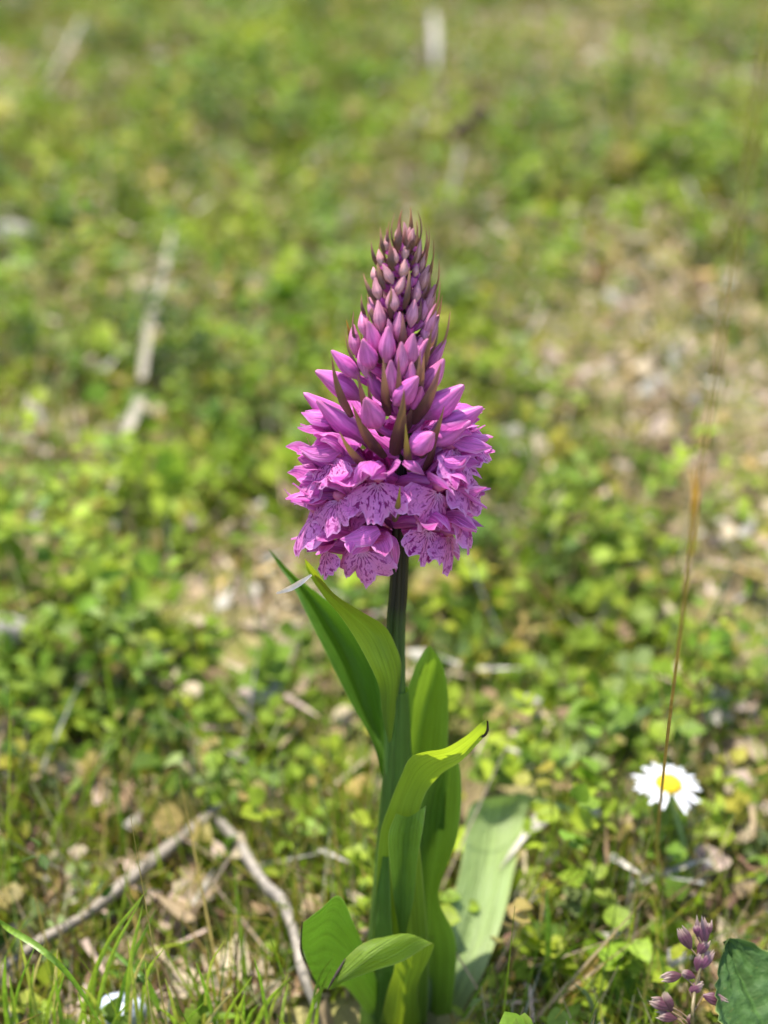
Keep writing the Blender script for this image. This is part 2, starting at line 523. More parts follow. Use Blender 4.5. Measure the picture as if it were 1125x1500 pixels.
# leafy ground cover: sprigs of three to six leaves each
def cover(n, region, only_out, size):
    x, y = scatter(n, region, lambda x, y: (1.02 - dryness(x, y)) ** 1.3 * (outside(x, y) if only_out else ~outside(x, y)))
    hz = rng.gamma(2.2, 0.0052, len(x)) + 0.002
    clump = np.sin(x * 41 + 1.1 + 2 * np.sin(y * 23)) * np.sin(y * 33 + .4 + 1.6 * np.sin(x * 19)) + .5 * np.sin(x * 97 + y * 61)
    hz = hz * np.clip(.95 + .75 * clump, .25, 2.2)
    parts, cols = [], []
    k = rng.integers(3, 6, len(x))
    pal = rng.choice(len(PAL_G), len(x), p=PAL_GW / PAL_GW.sum())
    wave = (np.sin(x * 37 + 2) * np.sin(y * 29 + 1) * 3.0).round().astype(int)
    pal = np.where(rng.random(len(x)) < 0.55, np.clip(2 - np.sin(x * 29 + 1) * np.sin(y * 21 + 2) * 2.6, 0, 4).round().astype(int), pal)
    idx = np.repeat(np.arange(len(x)), k)
    az = rng.uniform(0, 6.283, len(idx))
    tilt = rng.normal(0.28, 0.42, len(idx))
    roll = rng.normal(0, 0.4, len(idx))
    sc = size * rng.lognormal(0, 0.28, len(x))[idx] * rng.uniform(0.75, 1.2, len(idx))
    P = np.stack([x[idx], y[idx], ground_z(x, y)[idx] + hz[idx] * rng.uniform(0.6, 1.1, len(idx))], -1)
    P[:, :2] += np.stack([np.cos(az), np.sin(az)], -1) * (0.0012)
    ok = clear(P[:, 0], P[:, 1], P[:, 2], 0.004)
    col = PAL_G[pal[idx]] * rng.uniform(0.72, 1.22, (len(idx), 1)) * rng.uniform(0.93, 1.07, (len(idx), 3))
    kind = rng.integers(0, 3, len(x))[idx]
    for kk, tpl, wd in ((0, T_LEAF, 0.72), (1, T_ROUND, 0.95), (2, T_NARROW, 0.42)):
        s = ok & (kind == kk)
        X, Y, Z = rot_frames(az[s], tilt[s], roll[s])
        pt = stamp(tpl, X, Y, Z, P[s], sc[s] * wd, sc[s])
        parts.append(pt); cols.append(np.repeat(col[s], len(tpl[0]), 0))
    return parts, cols

p1, c1 = cover(42000, REG_IN, False, 0.0056)
p2, c2 = cover(14000, REG_OUT, True, 0.013)
ob = obj('ground_cover', mesh('ground_cover', join(p1 + p2), M_COVER, col=np.concatenate(c1 + c2)))
ob['kind'] = 'stuff'

# fine turf grass
def turf(n, region, only_out, size, width):
    x, y = scatter(n, region, lambda x, y: (1.05 - 0.8 * dryness(x, y)) * (outside(x, y) if only_out else ~outside(x, y)))
    az = rng.uniform(0, 6.283, len(x)); tilt = np.clip(rng.normal(0.95, 0.35, len(x)), -0.1, 1.5); roll = rng.normal(0, .6, len(x))
    L = size * rng.lognormal(0, 0.4, len(x))
    P = np.stack([x, y, ground_z(x, y) - 0.001], -1)
    tipz = P[:, 2] + L * np.sin(tilt)
    ok = clear(x, y, P[:, 2], 0.004) & clear(x + L * np.cos(az) * np.cos(tilt), y + L * np.sin(az) * np.cos(tilt), tipz)
    for q_ in (.35, .7):
        ok &= clear(x + L * q_ * np.cos(az) * np.cos(tilt), y + L * q_ * np.sin(az) * np.cos(tilt), P[:, 2] + L * q_ * np.sin(tilt))
    X, Y, Z = rot_frames(az[ok], tilt[ok], roll[ok])
    col = PAL_G[rng.choice(len(PAL_G), ok.sum(), p=PAL_GW / PAL_GW.sum())] * rng.uniform(0.75, 1.2, (ok.sum(), 1))
    dead = rng.random(ok.sum()) < 0.33
    col[dead] = PAL_D[rng.choice(len(PAL_D), dead.sum())] * 1.05
    pt = stamp(T_BLADE, X, Y, Z, P[ok], width * rng.uniform(0.7, 1.4, ok.sum()), L[ok])
    return [pt], [np.repeat(col, len(T_BLADE[0]), 0)]

p1, c1 = turf(62000, REG_IN, False, 0.020, 0.0011)
p4, c4 = turf(7000, REG_IN, False, 0.034, 0.0016)
p3, c3 = turf(17000, (-.19, .19, .15, .31), False, 0.021, 0.0009)
p2, c2 = turf(14000, REG_OUT, True, 0.028, 0.0022)
ob = obj('grass', mesh('grass', join(p1 + p2 + p3 + p4), M_COVER, col=np.concatenate(c1 + c2 + c3 + c4)))
ob['kind'] = 'stuff'

# dry litter: curled dead leaf scraps and straw bits
def litter(n, region, only_out, size):
    x, y = scatter(n, region, lambda x, y: (0.26 + 0.9 * dryness(x, y)) * (outside(x, y) if only_out else ~outside(x, y)))
    parts, cols = [], []
    az = rng.uniform(0, 6.283, len(x)); tilt = rng.normal(0.12, 0.25, len(x)); roll = rng.normal(0, .5, len(x))
    straw = rng.random(len(x)) < 0.45
    L = size * rng.lognormal(0, 0.35, len(x)) * np.where(straw, 2.0, 1.0)
    P = np.stack([x, y, ground_z(x, y) + rng.uniform(0.001, 0.015, len(x))], -1)
    col = PAL_D[rng.choice(len(PAL_D), len(x), p=PAL_DW / PAL_DW.sum())] * rng.uniform(0.8, 1.2, (len(x), 1))
    ok = clear(x, y, P[:, 2], 0.0)
    for sel, tpl, wd in ((ok & straw, T_BLADE, 0.0017), (ok & ~straw, T_CURL, None)):
        X, Y, Z = rot_frames(az[sel], tilt[sel], roll[sel])
        sx = np.full(sel.sum(), wd) * rng.uniform(.6, 1.5, sel.sum()) if wd else L[sel] * rng.uniform(.5, .85, sel.sum())
        parts.append(stamp(tpl, X, Y, Z, P[sel], sx, L[sel])); cols.append(np.repeat(col[sel], len(tpl[0]), 0))
    return parts, cols

p1, c1 = litter(31000, REG_IN, False, 0.0062)
p2, c2 = litter(9000, REG_OUT, True, 0.014)
ob = obj('dry_litter', mesh('dry_litter', join(p1 + p2), M_LITTER, col=np.concatenate(c1 + c2)))
ob['kind'] = 'stuff'

# ------------------------------------------------------------------ the orchid
random.seed(5)
orchid = thing('orchid', BASE, 'tall magenta pink spotted orchid in full flower standing in the middle of the turf', 'flower')
O0 = BASE
PXM = 0.318 / FPX                            # metres per picture pixel at the flower

# stem
t = NT('stem_skin')
uv, u, v = t.uv()
f = t.noise(t.vec(t.math('MULTIPLY', u, 22.0), t.math('MULTIPLY', v, 3.0), 0.0), 1.0, 3)
c = t.mix(t.ramp(v, [(0.38, 0.0), (0.6, 1.0)]), (0.08, 0.16, 0.025), (0.015, 0.011, 0.008))  # green below, purple-black above, blackened further as painted shade under the flowers
c = t.mix(t.ramp(f, [(0.45, 0.0), (0.75, 0.35)]), c, (0.07, 0.075, 0.03))
M_STEM = t.solid(c, 0.45, t.bump(f, 0.5, 0.0006), 0.25)
stem_path = [BASE - AX * 0.004, axis(.03) - PX * .0004, axis(.07) - PX * .0008, axis(s_of(930)) - PX * .0011, axis(s_of(850)) - PX * .0006, axis(s_of(640)), axis(s_of(352))]
obj('stem', mesh('stem', tube(stem_path, [.0042, .0036, .0026, .0021, .0020, .0018, .0002], 40, 60, 0.34, 7), M_STEM, O0), orchid)

# leaves: greens of one plant, shade and sunlight partly put into the tones
L_DARK = m_leaf('orchid_leaf_deep', (0.070, 0.155, 0.018), (0.16, 0.34, 0.015), 0.30)
L_LIME = m_leaf('orchid_leaf_lime', (0.16, 0.25, 0.025), (0.44, 0.58, 0.022), 0.48)
L_MID = m_leaf('orchid_leaf_mid', (0.11, 0.20, 0.03), (0.32, 0.50, 0.03), 0.42)
L_PALE = m_leaf('orchid_leaf_glaucous', (0.25, 0.34, 0.11), (0.32, 0.46, 0.06), 0.26, rough=0.5, spec=0.4, pale=(0.34, 0.42, 0.20))

def P3(lst, offs):
    return [tuple((p[0], p[1], o) for p, o in zip(r, of)) for r, of in zip(lst, offs)]

def orchid_leaf(rows, mat, label=None, n=40, m=11, thick=0.00028):
    v, q, u = leaf_rows(rows, n, m)
    me = mesh('leaf', (v, q, u), mat, O0)
    o = obj('leaf', me, orchid)
    if label:
        o['label'] = label
    return o

orchid_leaf([((562, 1150, -2), (574, 1160, -4), (588, 1150, -2)),
             ((545, 1085, -3), (560, 1100, -8), (580, 1090, -3)),
             ((515, 1032, -4), (540, 1047, -12), (572, 1040, -4)),
             ((481, 964, -6), (519, 977, -16), (566, 985, -6)),
             ((450, 902, -9), (484, 914, -19), (530, 920, -10)),
             ((428, 858, -13), (450, 867, -20), (478, 878, -14)),
             ((406, 826, -17), (417, 833, -20), (432, 843, -18)),
             ((392, 802, -20), (393, 803, -20), (394, 804, -20))], L_DARK, 'long dark green leaf reaching up and left behind the stem')
orchid_leaf([((446, 817, 14), (446, 818, 14), (447, 819, 14)),
             ((451, 838, 13), (456, 837, 12), (462, 835, 13)),
             ((473, 872, 11), (481, 869, 9), (489, 869, 11)),
             ((498, 902, 9), (511, 897, 6), (525, 893, 9)),
             ((522, 938, 8), (543, 927, 4), (562, 916, 7)),
             ((547, 985, 6), (562, 966, 5), (578, 942, 5)),
             ((556, 1010, 3), (572, 1004, 4.2), (588, 975, 2)),
             ((560, 1045, 2.6), (570, 1046, 3.4), (583, 1020, 2)),
             ((568, 1085, 3.2), (570, 1088, 3.4), (573, 1084, 3.2))], L_LIME, 'narrow lime green leaf clasping the stem under the flowers')
orchid_leaf([((590, 1220, -4), (612, 1220, -8), (652, 1215, -4)),
             ((585, 1120, -5), (612, 1120, -13), (655, 1115, -5)),
             ((590, 1040, -6), (622, 1045, -16), (657, 1045, -6)),
             ((604, 988, -8), (634, 996, -17), (655, 1005, -8)),
             ((618, 958, -10), (637, 964, -16), (648, 972, -11)),
             ((629, 945, -13), (630, 946, -13), (632, 948, -13))], L_MID, 'upright folded leaf rising behind the stem')
orchid_leaf([((588, 1490, 2), (625, 1490, -3), (662, 1485, 2)),
             ((596, 1390, 3), (630, 1395, -4), (668, 1380, 2)),
             ((602, 1310, 4), (630, 1320, -4), (642, 1312, 3)),
             ((606, 1240, 4), (640, 1250, -5), (668, 1232, 3)),
             ((614, 1175, 4), (645, 1185, -5), (676, 1168, 2)),
             ((636, 1122, 2), (655, 1124, -3), (672, 1118, 0)),
             ((654, 1096, 0), (656, 1096, 0), (658, 1096, 0))], L_MID, 'wavy edged green leaf in the middle of the base cluster')
orchid_leaf([((548, 1498, 5), (585, 1500, 9), (625, 1498, 5)),
             ((545, 1410, 7), (585, 1410, 10), (628, 1410, 6)),
             ((550, 1310, 9), (582, 1312, 10), (622, 1315, 8)),
             ((556, 1225, 11), (584, 1228, 11), (614, 1228, 10)),
             ((570, 1180, 12), (590, 1185, 11), (614, 1192, 11)),
             ((586, 1140, 13), (602, 1152, 12), (622, 1165, 12)),
             ((601, 1110, 16), (616, 1128, 15), (634, 1147, 12)),
             ((624, 1101, 25), (637, 1113, 20), (650, 1131, 13)),
             ((652, 1096, 31), (664, 1104, 24), (674, 1116, 14)),
             ((684, 1077, 31), (691, 1084, 25), (698, 1092, 16)),
             ((702, 1061, 28), (708, 1067, 24), (712, 1075, 17)),
             ((711, 1055, 22), (713, 1058, 20), (715, 1064, 17))], L_LIME, 'bright green front leaf with its tip folded to the right and browned', n=64)
orchid_leaf([((606, 1502, 0), (632, 1505, -3), (664, 1500, -1)),
             ((630, 1425, -4), (668, 1434, -7), (706, 1430, -7)),
             ((655, 1345, -16), (696, 1352, -20), (737, 1346, -20)),
             ((675, 1268, -32), (715, 1274, -37), (755, 1266, -38)),
             ((681, 1215, -44), (724, 1217, -50), (768, 1208, -53)),
             ((685, 1190, -48), (730, 1186, -54), (776, 1178, -57)),
             ((693, 1176, -50), (734, 1170, -54), (773, 1163, -58)),
             ((708, 1170, -51), (736, 1166, -54), (762, 1161, -57))], L_PALE, 'broad pale grey green leaf with a blunt end leaning right')
orchid_leaf([((565, 1490, 2), (560, 1490, 5), (550, 1495, 7)),
             ((548, 1425, 9), (545, 1455, 8), (538, 1485, 5)),
             ((518, 1352, 18), (512, 1402, 14), (506, 1446, 7)),
             ((497, 1312, 24), (480, 1375, 17), (484, 1448, 9)),
             ((470, 1331, 25), (458, 1385, 18), (472, 1447, 10)),
             ((444, 1351, 25), (443, 1390, 19), (464, 1443, 11))], L_DARK, 'broad dark green leaf turned left with a torn brown end')
orchid_leaf([((556, 1500, 8), (588, 1502, 12), (616, 1500, 9)),
             ((568, 1450, 12), (592, 1452, 15), (612, 1444, 13)),
             ((578, 1412, 17), (603, 1412, 19), (630, 1402, 17)),
             ((565, 1376, 20), (600, 1368, 22), (633, 1382, 20)),
             ((536, 1380, 24), (556, 1388, 27), (590, 1408, 25)),
             ((508, 1402, 27), (526, 1411, 29), (548, 1422, 28)),
             ((490, 1428, 29), (500, 1432, 30), (510, 1436, 30)),
             ((479, 1449, 30), (481, 1450, 30), (484, 1450, 30))], L_LIME, 'small yellow green leaf arching over and down to the left', n=56)
orchid_leaf([((586, 1372, 10.5), (590, 1376, 10.5), (594, 1370, 10.5)),
             ((577, 1320, 12), (591, 1324, 11), (606, 1316, 12)),
             ((571, 1265, 16), (592, 1268, 12), (612, 1258, 15)),
             ((569, 1222, 17), (595, 1225, 12.5), (620, 1210, 16)),
             ((580, 1192, 15), (600, 1196, 13), (624, 1180, 14))], L_MID, 'short rolled leaf fold in front of the base cluster')
orchid_leaf([((536, 1505, 3), (556, 1506, 7), (580, 1500, 8)),
             ((540, 1420, 5), (558, 1422, 9), (578, 1420, 12)),
             ((546, 1330, 8), (560, 1334, 11), (573, 1334, 13)),
             ((556, 1250, 9), (563, 1255, 11), (570, 1255, 12))], L_DARK, 'narrow outer sheath leaf at the left of the base cluster')
t = NT('browned_tip'); M_BROWN = t.solid((0.035, 0.02, 0.014), 0.6)
pt = [pl(694, 1078, 19.5), pl(702, 1073, 20.5), pl(707, 1078, 19), pl(713, 1070, 19), pl(714, 1057, 20)]
obj('browned_tip', mesh('browned_tip', tube(pt, [.0002, .0005, .0004, .0005, .0002], 6, 14), M_BROWN, O0), orchid)
for pts in ([(443, 1350, 25.5), (441, 1390, 19.5), (452, 1420, 15), (464, 1444, 11.5), (472, 1448, 11)], [(480, 1450, 30.4), (489, 1433, 30), (492, 1428, 29.6), (506, 1404, 27.6)]):
    obj('browned_edge', mesh('browned_edge', tube([pl(*q) for q in pts], [.0001, .0003, .0002, .0004, .0001], 6, 20), M_BROWN, O0), orchid)
# leaf sheaths wrapped round the lower stem
obj('leaf_sheath', mesh('leaf_sheath', tube([axis(0.0), axis(.03), axis(.055), axis(s_of(1010))], [.0085, .0062, .0046, .0020], 18, 24, 0.1, 3, 1.0), L_MID, O0), orchid)

# ---- floret pieces, in millimetres; x = right, y = outwards, z = up the stalk
mm = 0.001
def lip_mesh(i):
    r = random.Random(100 + i)
    nth, nt = 33, 12
    th = np.linspace(-1, 1, nth) * R(84)
    u = np.linspace(-1, 1, nth)
    L = 8.5 + r.uniform(-.9, 1.0); curl = r.choice((1.0, 1.6, 2.6, 4.0)); cup_ = r.uniform(1.6, 3.0); lean_ = r.uniform(10, 34)
    rad = L * (0.74 + 0.20 * np.exp(-(u / 0.20) ** 2) + 0.20 * np.exp(-((np.abs(u) - 0.58) / 0.30) ** 2) - 0.14 * np.exp(-((np.abs(u) - 0.30) / 0.055) ** 2))
    rad = rad * (1 - 0.22 * np.clip(np.abs(u) - 0.8, 0, 1) / 0.2)
    rad = rad * (1 + 0.045 * np.sin(u * 27 + r.uniform(0, 6)) + 0.045 * np.sin(u * 47 + r.uniform(0, 6)))
    tt = np.linspace(0.06, 1, nt)
    rr = rad[None] * tt[:, None]
    X = rr * np.sin(th)[None] * 0.95
    Dn = rr * np.cos(th)[None]
    wv = 0.55 * tt[:, None] ** 2 * np.sin(u[None] * 9 + r.uniform(0, 6)) + 0.35 * tt[:, None] ** 3 * np.sin(u[None] * 19 + r.uniform(0, 6))
    back = -0.9 * (np.abs(u)[None] ** 2) * tt[:, None] ** 2 * curl
    Yn = 1.0 * np.sin(tt[:, None] * cup_) + back + wv
    a = R(lean_)
    Y = 1.2 + Dn * math.sin(a) + Yn * math.cos(a)
    Z = -0.4 - Dn * math.cos(a) + Yn * math.sin(a)
    return mesh('lip', grid(np.stack([X, Y, Z], -1) * mm), M_LIP)

def sepal_mesh(i, side):
    r = random.Random(200 + i)
    s = side
    p = np.array([(0.9 * s, -1.2, 0.2), (2.4 * s, 0.4, 1.2), (4.2 * s, 2.6, 2.2 + r.uniform(-.5, .8)), (5.6 * s + r.uniform(-.5, .5), 4.9, 2.8 + r.uniform(-1, 1.6)), (6.2 * s + r.uniform(-1, 1), 7.4, 3.0 + r.uniform(-1.2, 2.2))]) * mm
    W = [0.8 * mm, 1.9 * mm, 2.2 * mm, 1.7 * mm, 0.15 * mm]
    return mesh('sepal', ribbon(p, W, (-0.5 * s, -.2, 1.0), 0.35, 16, 7, 0.10, r.uniform(.6, 1.3), r.uniform(-.5, .5), r.uniform(0, 6)), M_PETAL)

def dorsal_mesh(i):
    r = random.Random(300 + i)
    p = np.array([(0, -1.2, 0.6), (0, 0.2, 3.0), (r.uniform(-.3, .3), 2.6, 4.4), (r.uniform(-.5, .5), 5.0, 4.3), (r.uniform(-.6, .6), 6.9, 3.2 + r.uniform(-.4, .8))]) * mm
    W = [0.9 * mm, 2.0 * mm, 2.2 * mm, 1.6 * mm, 0.15 * mm]
    return mesh('dorsal_sepal', ribbon(p, W, (0, -.5, 1), -0.45, 16, 7, 0.06, 1.0, 0, r.uniform(0, 6)), M_HOOD)

def petal_mesh(i, side):
    r = random.Random(400 + i)
    s = side
    p = np.array([(0.7 * s, -.9, 0.3), (1.8 * s, 0.4, 2.0), (2.2 * s, 2.4, 3.0), (1.6 * s, 4.4, 3.1), (0.8 * s + r.uniform(-.4, .4), 6.0, 2.6 + r.uniform(-.5, .4))]) * mm
    W = [0.7 * mm, 1.7 * mm, 1.9 * mm, 1.4 * mm, 0.15 * mm]
    return mesh('petal', ribbon(p, W, (1.0 * s, 0, .45), -0.35, 14, 5, 0.08, 1.0, 0, r.uniform(0, 6)), M_HOOD)

t = NT('column_skin'); M_COLUMN = t.solid((0.45, 0.10, 0.22), 0.45)
def ovary_mesh():
    a = tube(np.array([(0, -9.0, -4.5), (0, -6.5, -2.6), (0, -3.5, -.9), (0, -.6, 0.1)]) * mm, [1.1 * mm, 1.5 * mm, 1.35 * mm, .9 * mm], 12, 14, .25, 3)
    b = tube(np.array([(0, .4, -.3), (0, -1.4, -1.9), (0, -3.6, -3.6), (0, -5.6, -4.6)]) * mm, [1.1 * mm, .95 * mm, .75 * mm, .25 * mm], 10, 10)
    return mesh('floret', join([a, b]), M_HOOD)
def column_mesh():
    return mesh('column', tube(np.array([(0, -.8, 0), (0, .6, .5), (0, 1.6, 1.2), (0, 2.0, 1.7)]) * mm, [.9 * mm, 1.2 * mm, .9 * mm, .1 * mm], 10, 10), M_COLUMN)

LIPS = [lip_mesh(i) for i in range(14)]
SEP = {1: [sepal_mesh(i, 1) for i in range(5)], -1: [sepal_mesh(i + 20, -1) for i in range(5)]}
DOR = [dorsal_mesh(i) for i in range(5)]
PET = {1: [petal_mesh(i, 1) for i in range(3)], -1: [petal_mesh(i + 20, -1) for i in range(3)]}
OVA, CLM = ovary_mesh(), column_mesh()
rf = random.Random(77)

def small_rot(r, amt):
    return Matrix.Rotation(r.uniform(-amt, amt), 4, 'X') @ Matrix.Rotation(r.uniform(-amt, amt), 4, 'Y') @ Matrix.Rotation(r.uniform(-amt, amt), 4, 'Z')

def floret(pos, phi, pitch=0.0, roll=0.0, s=1.0, lip_tilt=0.0):
    f = out(phi); up = AX
    f2 = f * math.cos(R(pitch)) + up * math.sin(R(pitch))
    u2 = up * math.cos(R(pitch)) - f * math.sin(R(pitch))
    r2 = np.cross(f2, u2)
    r3 = r2 * math.cos(R(roll)) + u2 * math.sin(R(roll))
    u3 = u2 * math.cos(R(roll)) - r2 * math.sin(R(roll))
    fl = obj('floret', OVA, orchid, M=basis(r3, f2, u3, pos - O0, s))
    obj('column', CLM, fl)
    obj('lip', rf.choice(LIPS), fl, M=small_rot(rf, .08) @ Matrix.Rotation(R(lip_tilt), 4, 'X'))
    obj('dorsal_sepal', rf.choice(DOR), fl, M=small_rot(rf, .10))
    for sd in (1, -1):
        obj('sepal', rf.choice(SEP[sd]), fl, M=small_rot(rf, .22))
        obj('petal', rf.choice(PET[sd]), fl, M=small_rot(rf, .12))
    return fl

def floret_px(px, py, phi, r=10.5, **kw):
    p = pl(px, py, r * math.cos(R(phi)))
    return floret(p, phi, **kw)

# florets facing the viewer and the two sides, as they stand in the photograph
FRONT = [(556, 700, -14, dict(pitch=-2, roll=-9, s=1.10)), (638, 712, 36, dict(pitch=-10, roll=30, s=1.16, lip_tilt=-4)),
         (503, 730, -46, dict(pitch=4, roll=-22, s=1.06, lip_tilt=6)), (534, 796, -24, dict(pitch=-16, roll=-4, s=1.10)),
         (624, 770, 30, dict(pitch=-10, roll=20, s=1.02)), (470, 752, -76, dict(pitch=6, roll=-14, s=1.05)),
         (474, 696, -78, dict(pitch=14, roll=10)), (484, 800, -62, dict(pitch=-20, roll=-12, s=.86)), (498, 668, -56, dict(pitch=16, roll=-12)),
         (656, 656, 62, dict(pitch=16, roll=14, s=1.04)), (664, 694, 70, dict(pitch=8, roll=-4, s=1.06)), (664, 742, 78, dict(pitch=-2, roll=12, s=1.1)),
         (650, 780, 60, dict(pitch=-18, roll=24, s=.9)), (484, 635, -88, dict(pitch=22, s=.92)), (668, 640, 92, dict(pitch=20, s=.95)), (478, 722, -84, dict(pitch=-4, roll=4, s=.9))]
for px, py, phi, kw in FRONT:
    floret_px(px, py, phi, r=10.2, **kw)
# the far side of the spike
k = 0
for py in (640, 680, 715, 750, 785):
    for phi in (115, 152, 190, 228, 262):
        ph = phi + (18 if k % 2 else 0) + rf.uniform(-6, 6)
        floret(axis(s_of(py)) + out(ph) * 0.0098 + AX * rf.uniform(-.002, .002), ph, pitch=8 - (py - 640) * .14, roll=rf.uniform(-8, 8), s=rf.uniform(.9, 1.02))
    k += 1

# ---- buds: closed ovals with three seams and a bent tip, unit length along +z
def bud_mesh(i):
    r = random.Random(500 + i)
    b = r.uniform(-.14, .14); c = r.uniform(-.12, .12)
    prof = [(0, .03), (.05, .12), (.16, .29), (.30, .45), (.42, .5), (.56, .45), (.72, .33), (.86, .20), (.96, .11), (1.0, .02)]
    path = [(b * z * z - b * .3 * z, c * z * z - c * .3 * z, z) for z in np.linspace(0, 1, 10)]
    rad = np.interp(np.linspace(0, 1, 24), [p[0] for p in prof], [p[1] for p in prof])
    v, q, u = tube(path, rad, 21, 24, 0.17, 3, r.uniform(0, 6))
    return mesh('bud', (v, q, u), M_BUD)
BUDS = [bud_mesh(i) for i in range(7)]
rb = random.Random(9)

def bud(p0, p1, width, color, stalk_to=None):
    d = p1 - p0; L = np.linalg.norm(d); z = d / L
    x = unit(np.cross(z, (rb.uniform(-1, 1), rb.uniform(-1, 1), .3))); y = np.cross(z, x)
    M = Matrix.Identity(4)
    for i, a_ in enumerate((x * width, y * width, z * L)):
        for j in range(3): M[j][i] = float(a_[j])
    for j in range(3): M[j][3] = float((p0 - O0)[j])
    o = obj('bud', rb.choice(BUDS), orchid, M=M, color=color)
    if stalk_to is not None:
        m_ = (p0 + stalk_to) / 2 + AX * -0.0006
        ov = mesh('ovary', tube([stalk_to, m_, p0 + z * L * .06], [.0009, .0008, .0007], 8, 8), M_HOOD, O0)
        obj('ovary', ov, orchid)
    return o

# bracts: keeled lance blades
def bract(p0, p1, bow, width, color, name='bract'):
    d = p1 - p0; L = np.linalg.norm(d)
    side = unit(bow)
    k_ = 0.16
    path = [p0, p0 + d * .3 + side * L * k_ * .8, p0 + d * .65 + side * L * k_ * .75, p1]
    W = [width * .34, width * .5, width * .40, width * .20, width * .02]
    part = ribbon(path, W, side, -0.55, 14, 5, 0.05, 1.0, rb.uniform(-.3, .3), rb.uniform(0, 6))
    return obj(name, mesh(name, part, M_BRACT, O0), orchid, color=color)

TAN, OLV, YEL, MAR = (0.56, 0.31, 0.16), (0.28, 0.17, 0.06), (0.52, 0.44, 0.03), (0.42, 0.17, 0.14)
MAG, PINK, DUST = (0.75, 0.17, 0.56), (0.72, 0.28, 0.44), (0.66, 0.35, 0.33)

def lerp3(a_, b_, f_):
    return tuple(x * (1 - f_) + y * f_ for x, y in zip(a_, b_))

# upper spike: buds and bracts on a spiral
ys = np.concatenate([np.linspace(575, 470, 24), np.linspace(466, 400, 23), np.linspace(397, 338, 21)])
for i, py in enumerate(ys):
    phi = i * 137.5 + 20 + rb.uniform(-15, 15)
    if py < 562 and abs((phi + 180) % 360 - 180) < 62: continue      # the near side follows the photograph, below
    s = s_of(py + 10)
    Rt = np.interp(py, [340, 380, 450, 500, 560, 600], [7, 25, 40, 50, 62, 78]) * PXM
    bl = np.interp(py, [340, 400, 460, 520, 575], [30, 42, 54, 64, 66]) * PXM * rb.uniform(.80, 1.16)
    bw = np.interp(py, [340, 400, 460, 520, 575], [11, 15.5, 19.5, 23.5, 26]) * PXM * rb.uniform(.82, 1.1)
    o_ = out(phi)
    beta = R(np.interp(py, [340, 420, 500, 575], [6, 16, 24, 38]) + rb.uniform(-4, 4))
    dr = AX * math.cos(beta) + o_ * math.sin(beta)
    p1 = axis(s) + o_ * Rt + AX * bl * .62
    p0 = p1 - dr * bl
    f_ = np.clip((575 - py) / 190 + rb.uniform(-.12, .12), 0, 1)
    colr = lerp3(MAG, PINK, min(1, f_ * 2)) if f_ < .5 else lerp3(PINK, DUST, min(1, f_ * 2 - 1))
    bud(p0, p1, bw, colr, axis(s - bl * .25) + o_ * .0015)
    Lb = np.interp(py, [340, 400, 460, 520, 575], [48, 66, 80, 92, 96]) * PXM * rb.uniform(.88, 1.12)
    b0 = axis(s - bl * .35) + o_ * .0018
    b1 = axis(s) + o_ * (Rt + 5.5 * PXM) + AX * (Lb * rb.uniform(.74, .95))
    tip = lerp3(TAN, MAR, rb.uniform(0, .8)) if rb.random() < .72 else OLV
    bract(b0, b1, o_, np.interp(py, [340, 400, 460, 520, 575], [9, 13, 16, 18, 20]) * PXM, tip)
# near side of the upper spike, bud by bud and bract by bract
def near_off(px, py, extra=0.0):
    Rt = np.interp(py, [330, 380, 450, 500, 560, 600], [8, 27, 42, 54, 66, 80])
    return math.sqrt(max(Rt * Rt - (px - 578) ** 2, 9.0)) * PXM * 1000 * .85 + extra
Q = lambda cx, cy: (380 + cx / 2.8125, 300 + cy / 2.8125)
for (bx, by, tx, ty, wd) in [(535, 655, 524, 503, 68), (442, 715, 430, 548, 80), (500, 530, 488, 392, 66), (574, 570, 574, 440, 66), (622, 508, 640, 388, 62), (552, 450, 545, 345, 70), (494, 395, 478, 298, 54),
                             (552, 330, 508, 243, 46), (562, 378, 600, 288, 48), (588, 308, 600, 222, 48), (640, 410, 655, 308, 48), (503, 252, 490, 184, 38), (596, 232, 606, 148, 40), (527, 190, 523, 124, 34),
                             (434, 545, 424, 432, 60), (400, 625, 384, 492, 62), (636, 690, 670, 545, 82), (674, 480, 682, 392, 48), (678, 560, 690, 470, 50), (560, 250, 556, 180, 42), (545, 560, 530, 470, 40),
                             (476, 320, 470, 255, 38), (640, 300, 648, 238, 34), (612, 640, 628, 548, 50), (470, 470, 452, 380, 44), (568, 150, 570, 96, 30)]:
    f_ = np.clip((620 - ty) / 400 + rb.uniform(-.08, .08), 0, 1)
    colr = lerp3(MAG, PINK, min(1, f_ * 2)) if f_ < .5 else lerp3(PINK, DUST, min(1, f_ * 2 - 1))
    a_, b_ = Q(bx, by), Q(tx, ty)
    p0, p1 = pl(*a_, near_off(*a_) * .72), pl(*b_, near_off(*b_))
    sa = float(np.dot(p0 - BASE, AX)) - .002
    bud(p0, p1, wd * .84 / 2.8125 * PXM, colr, axis(sa) + unit(p0 - axis(sa)) * .0012)
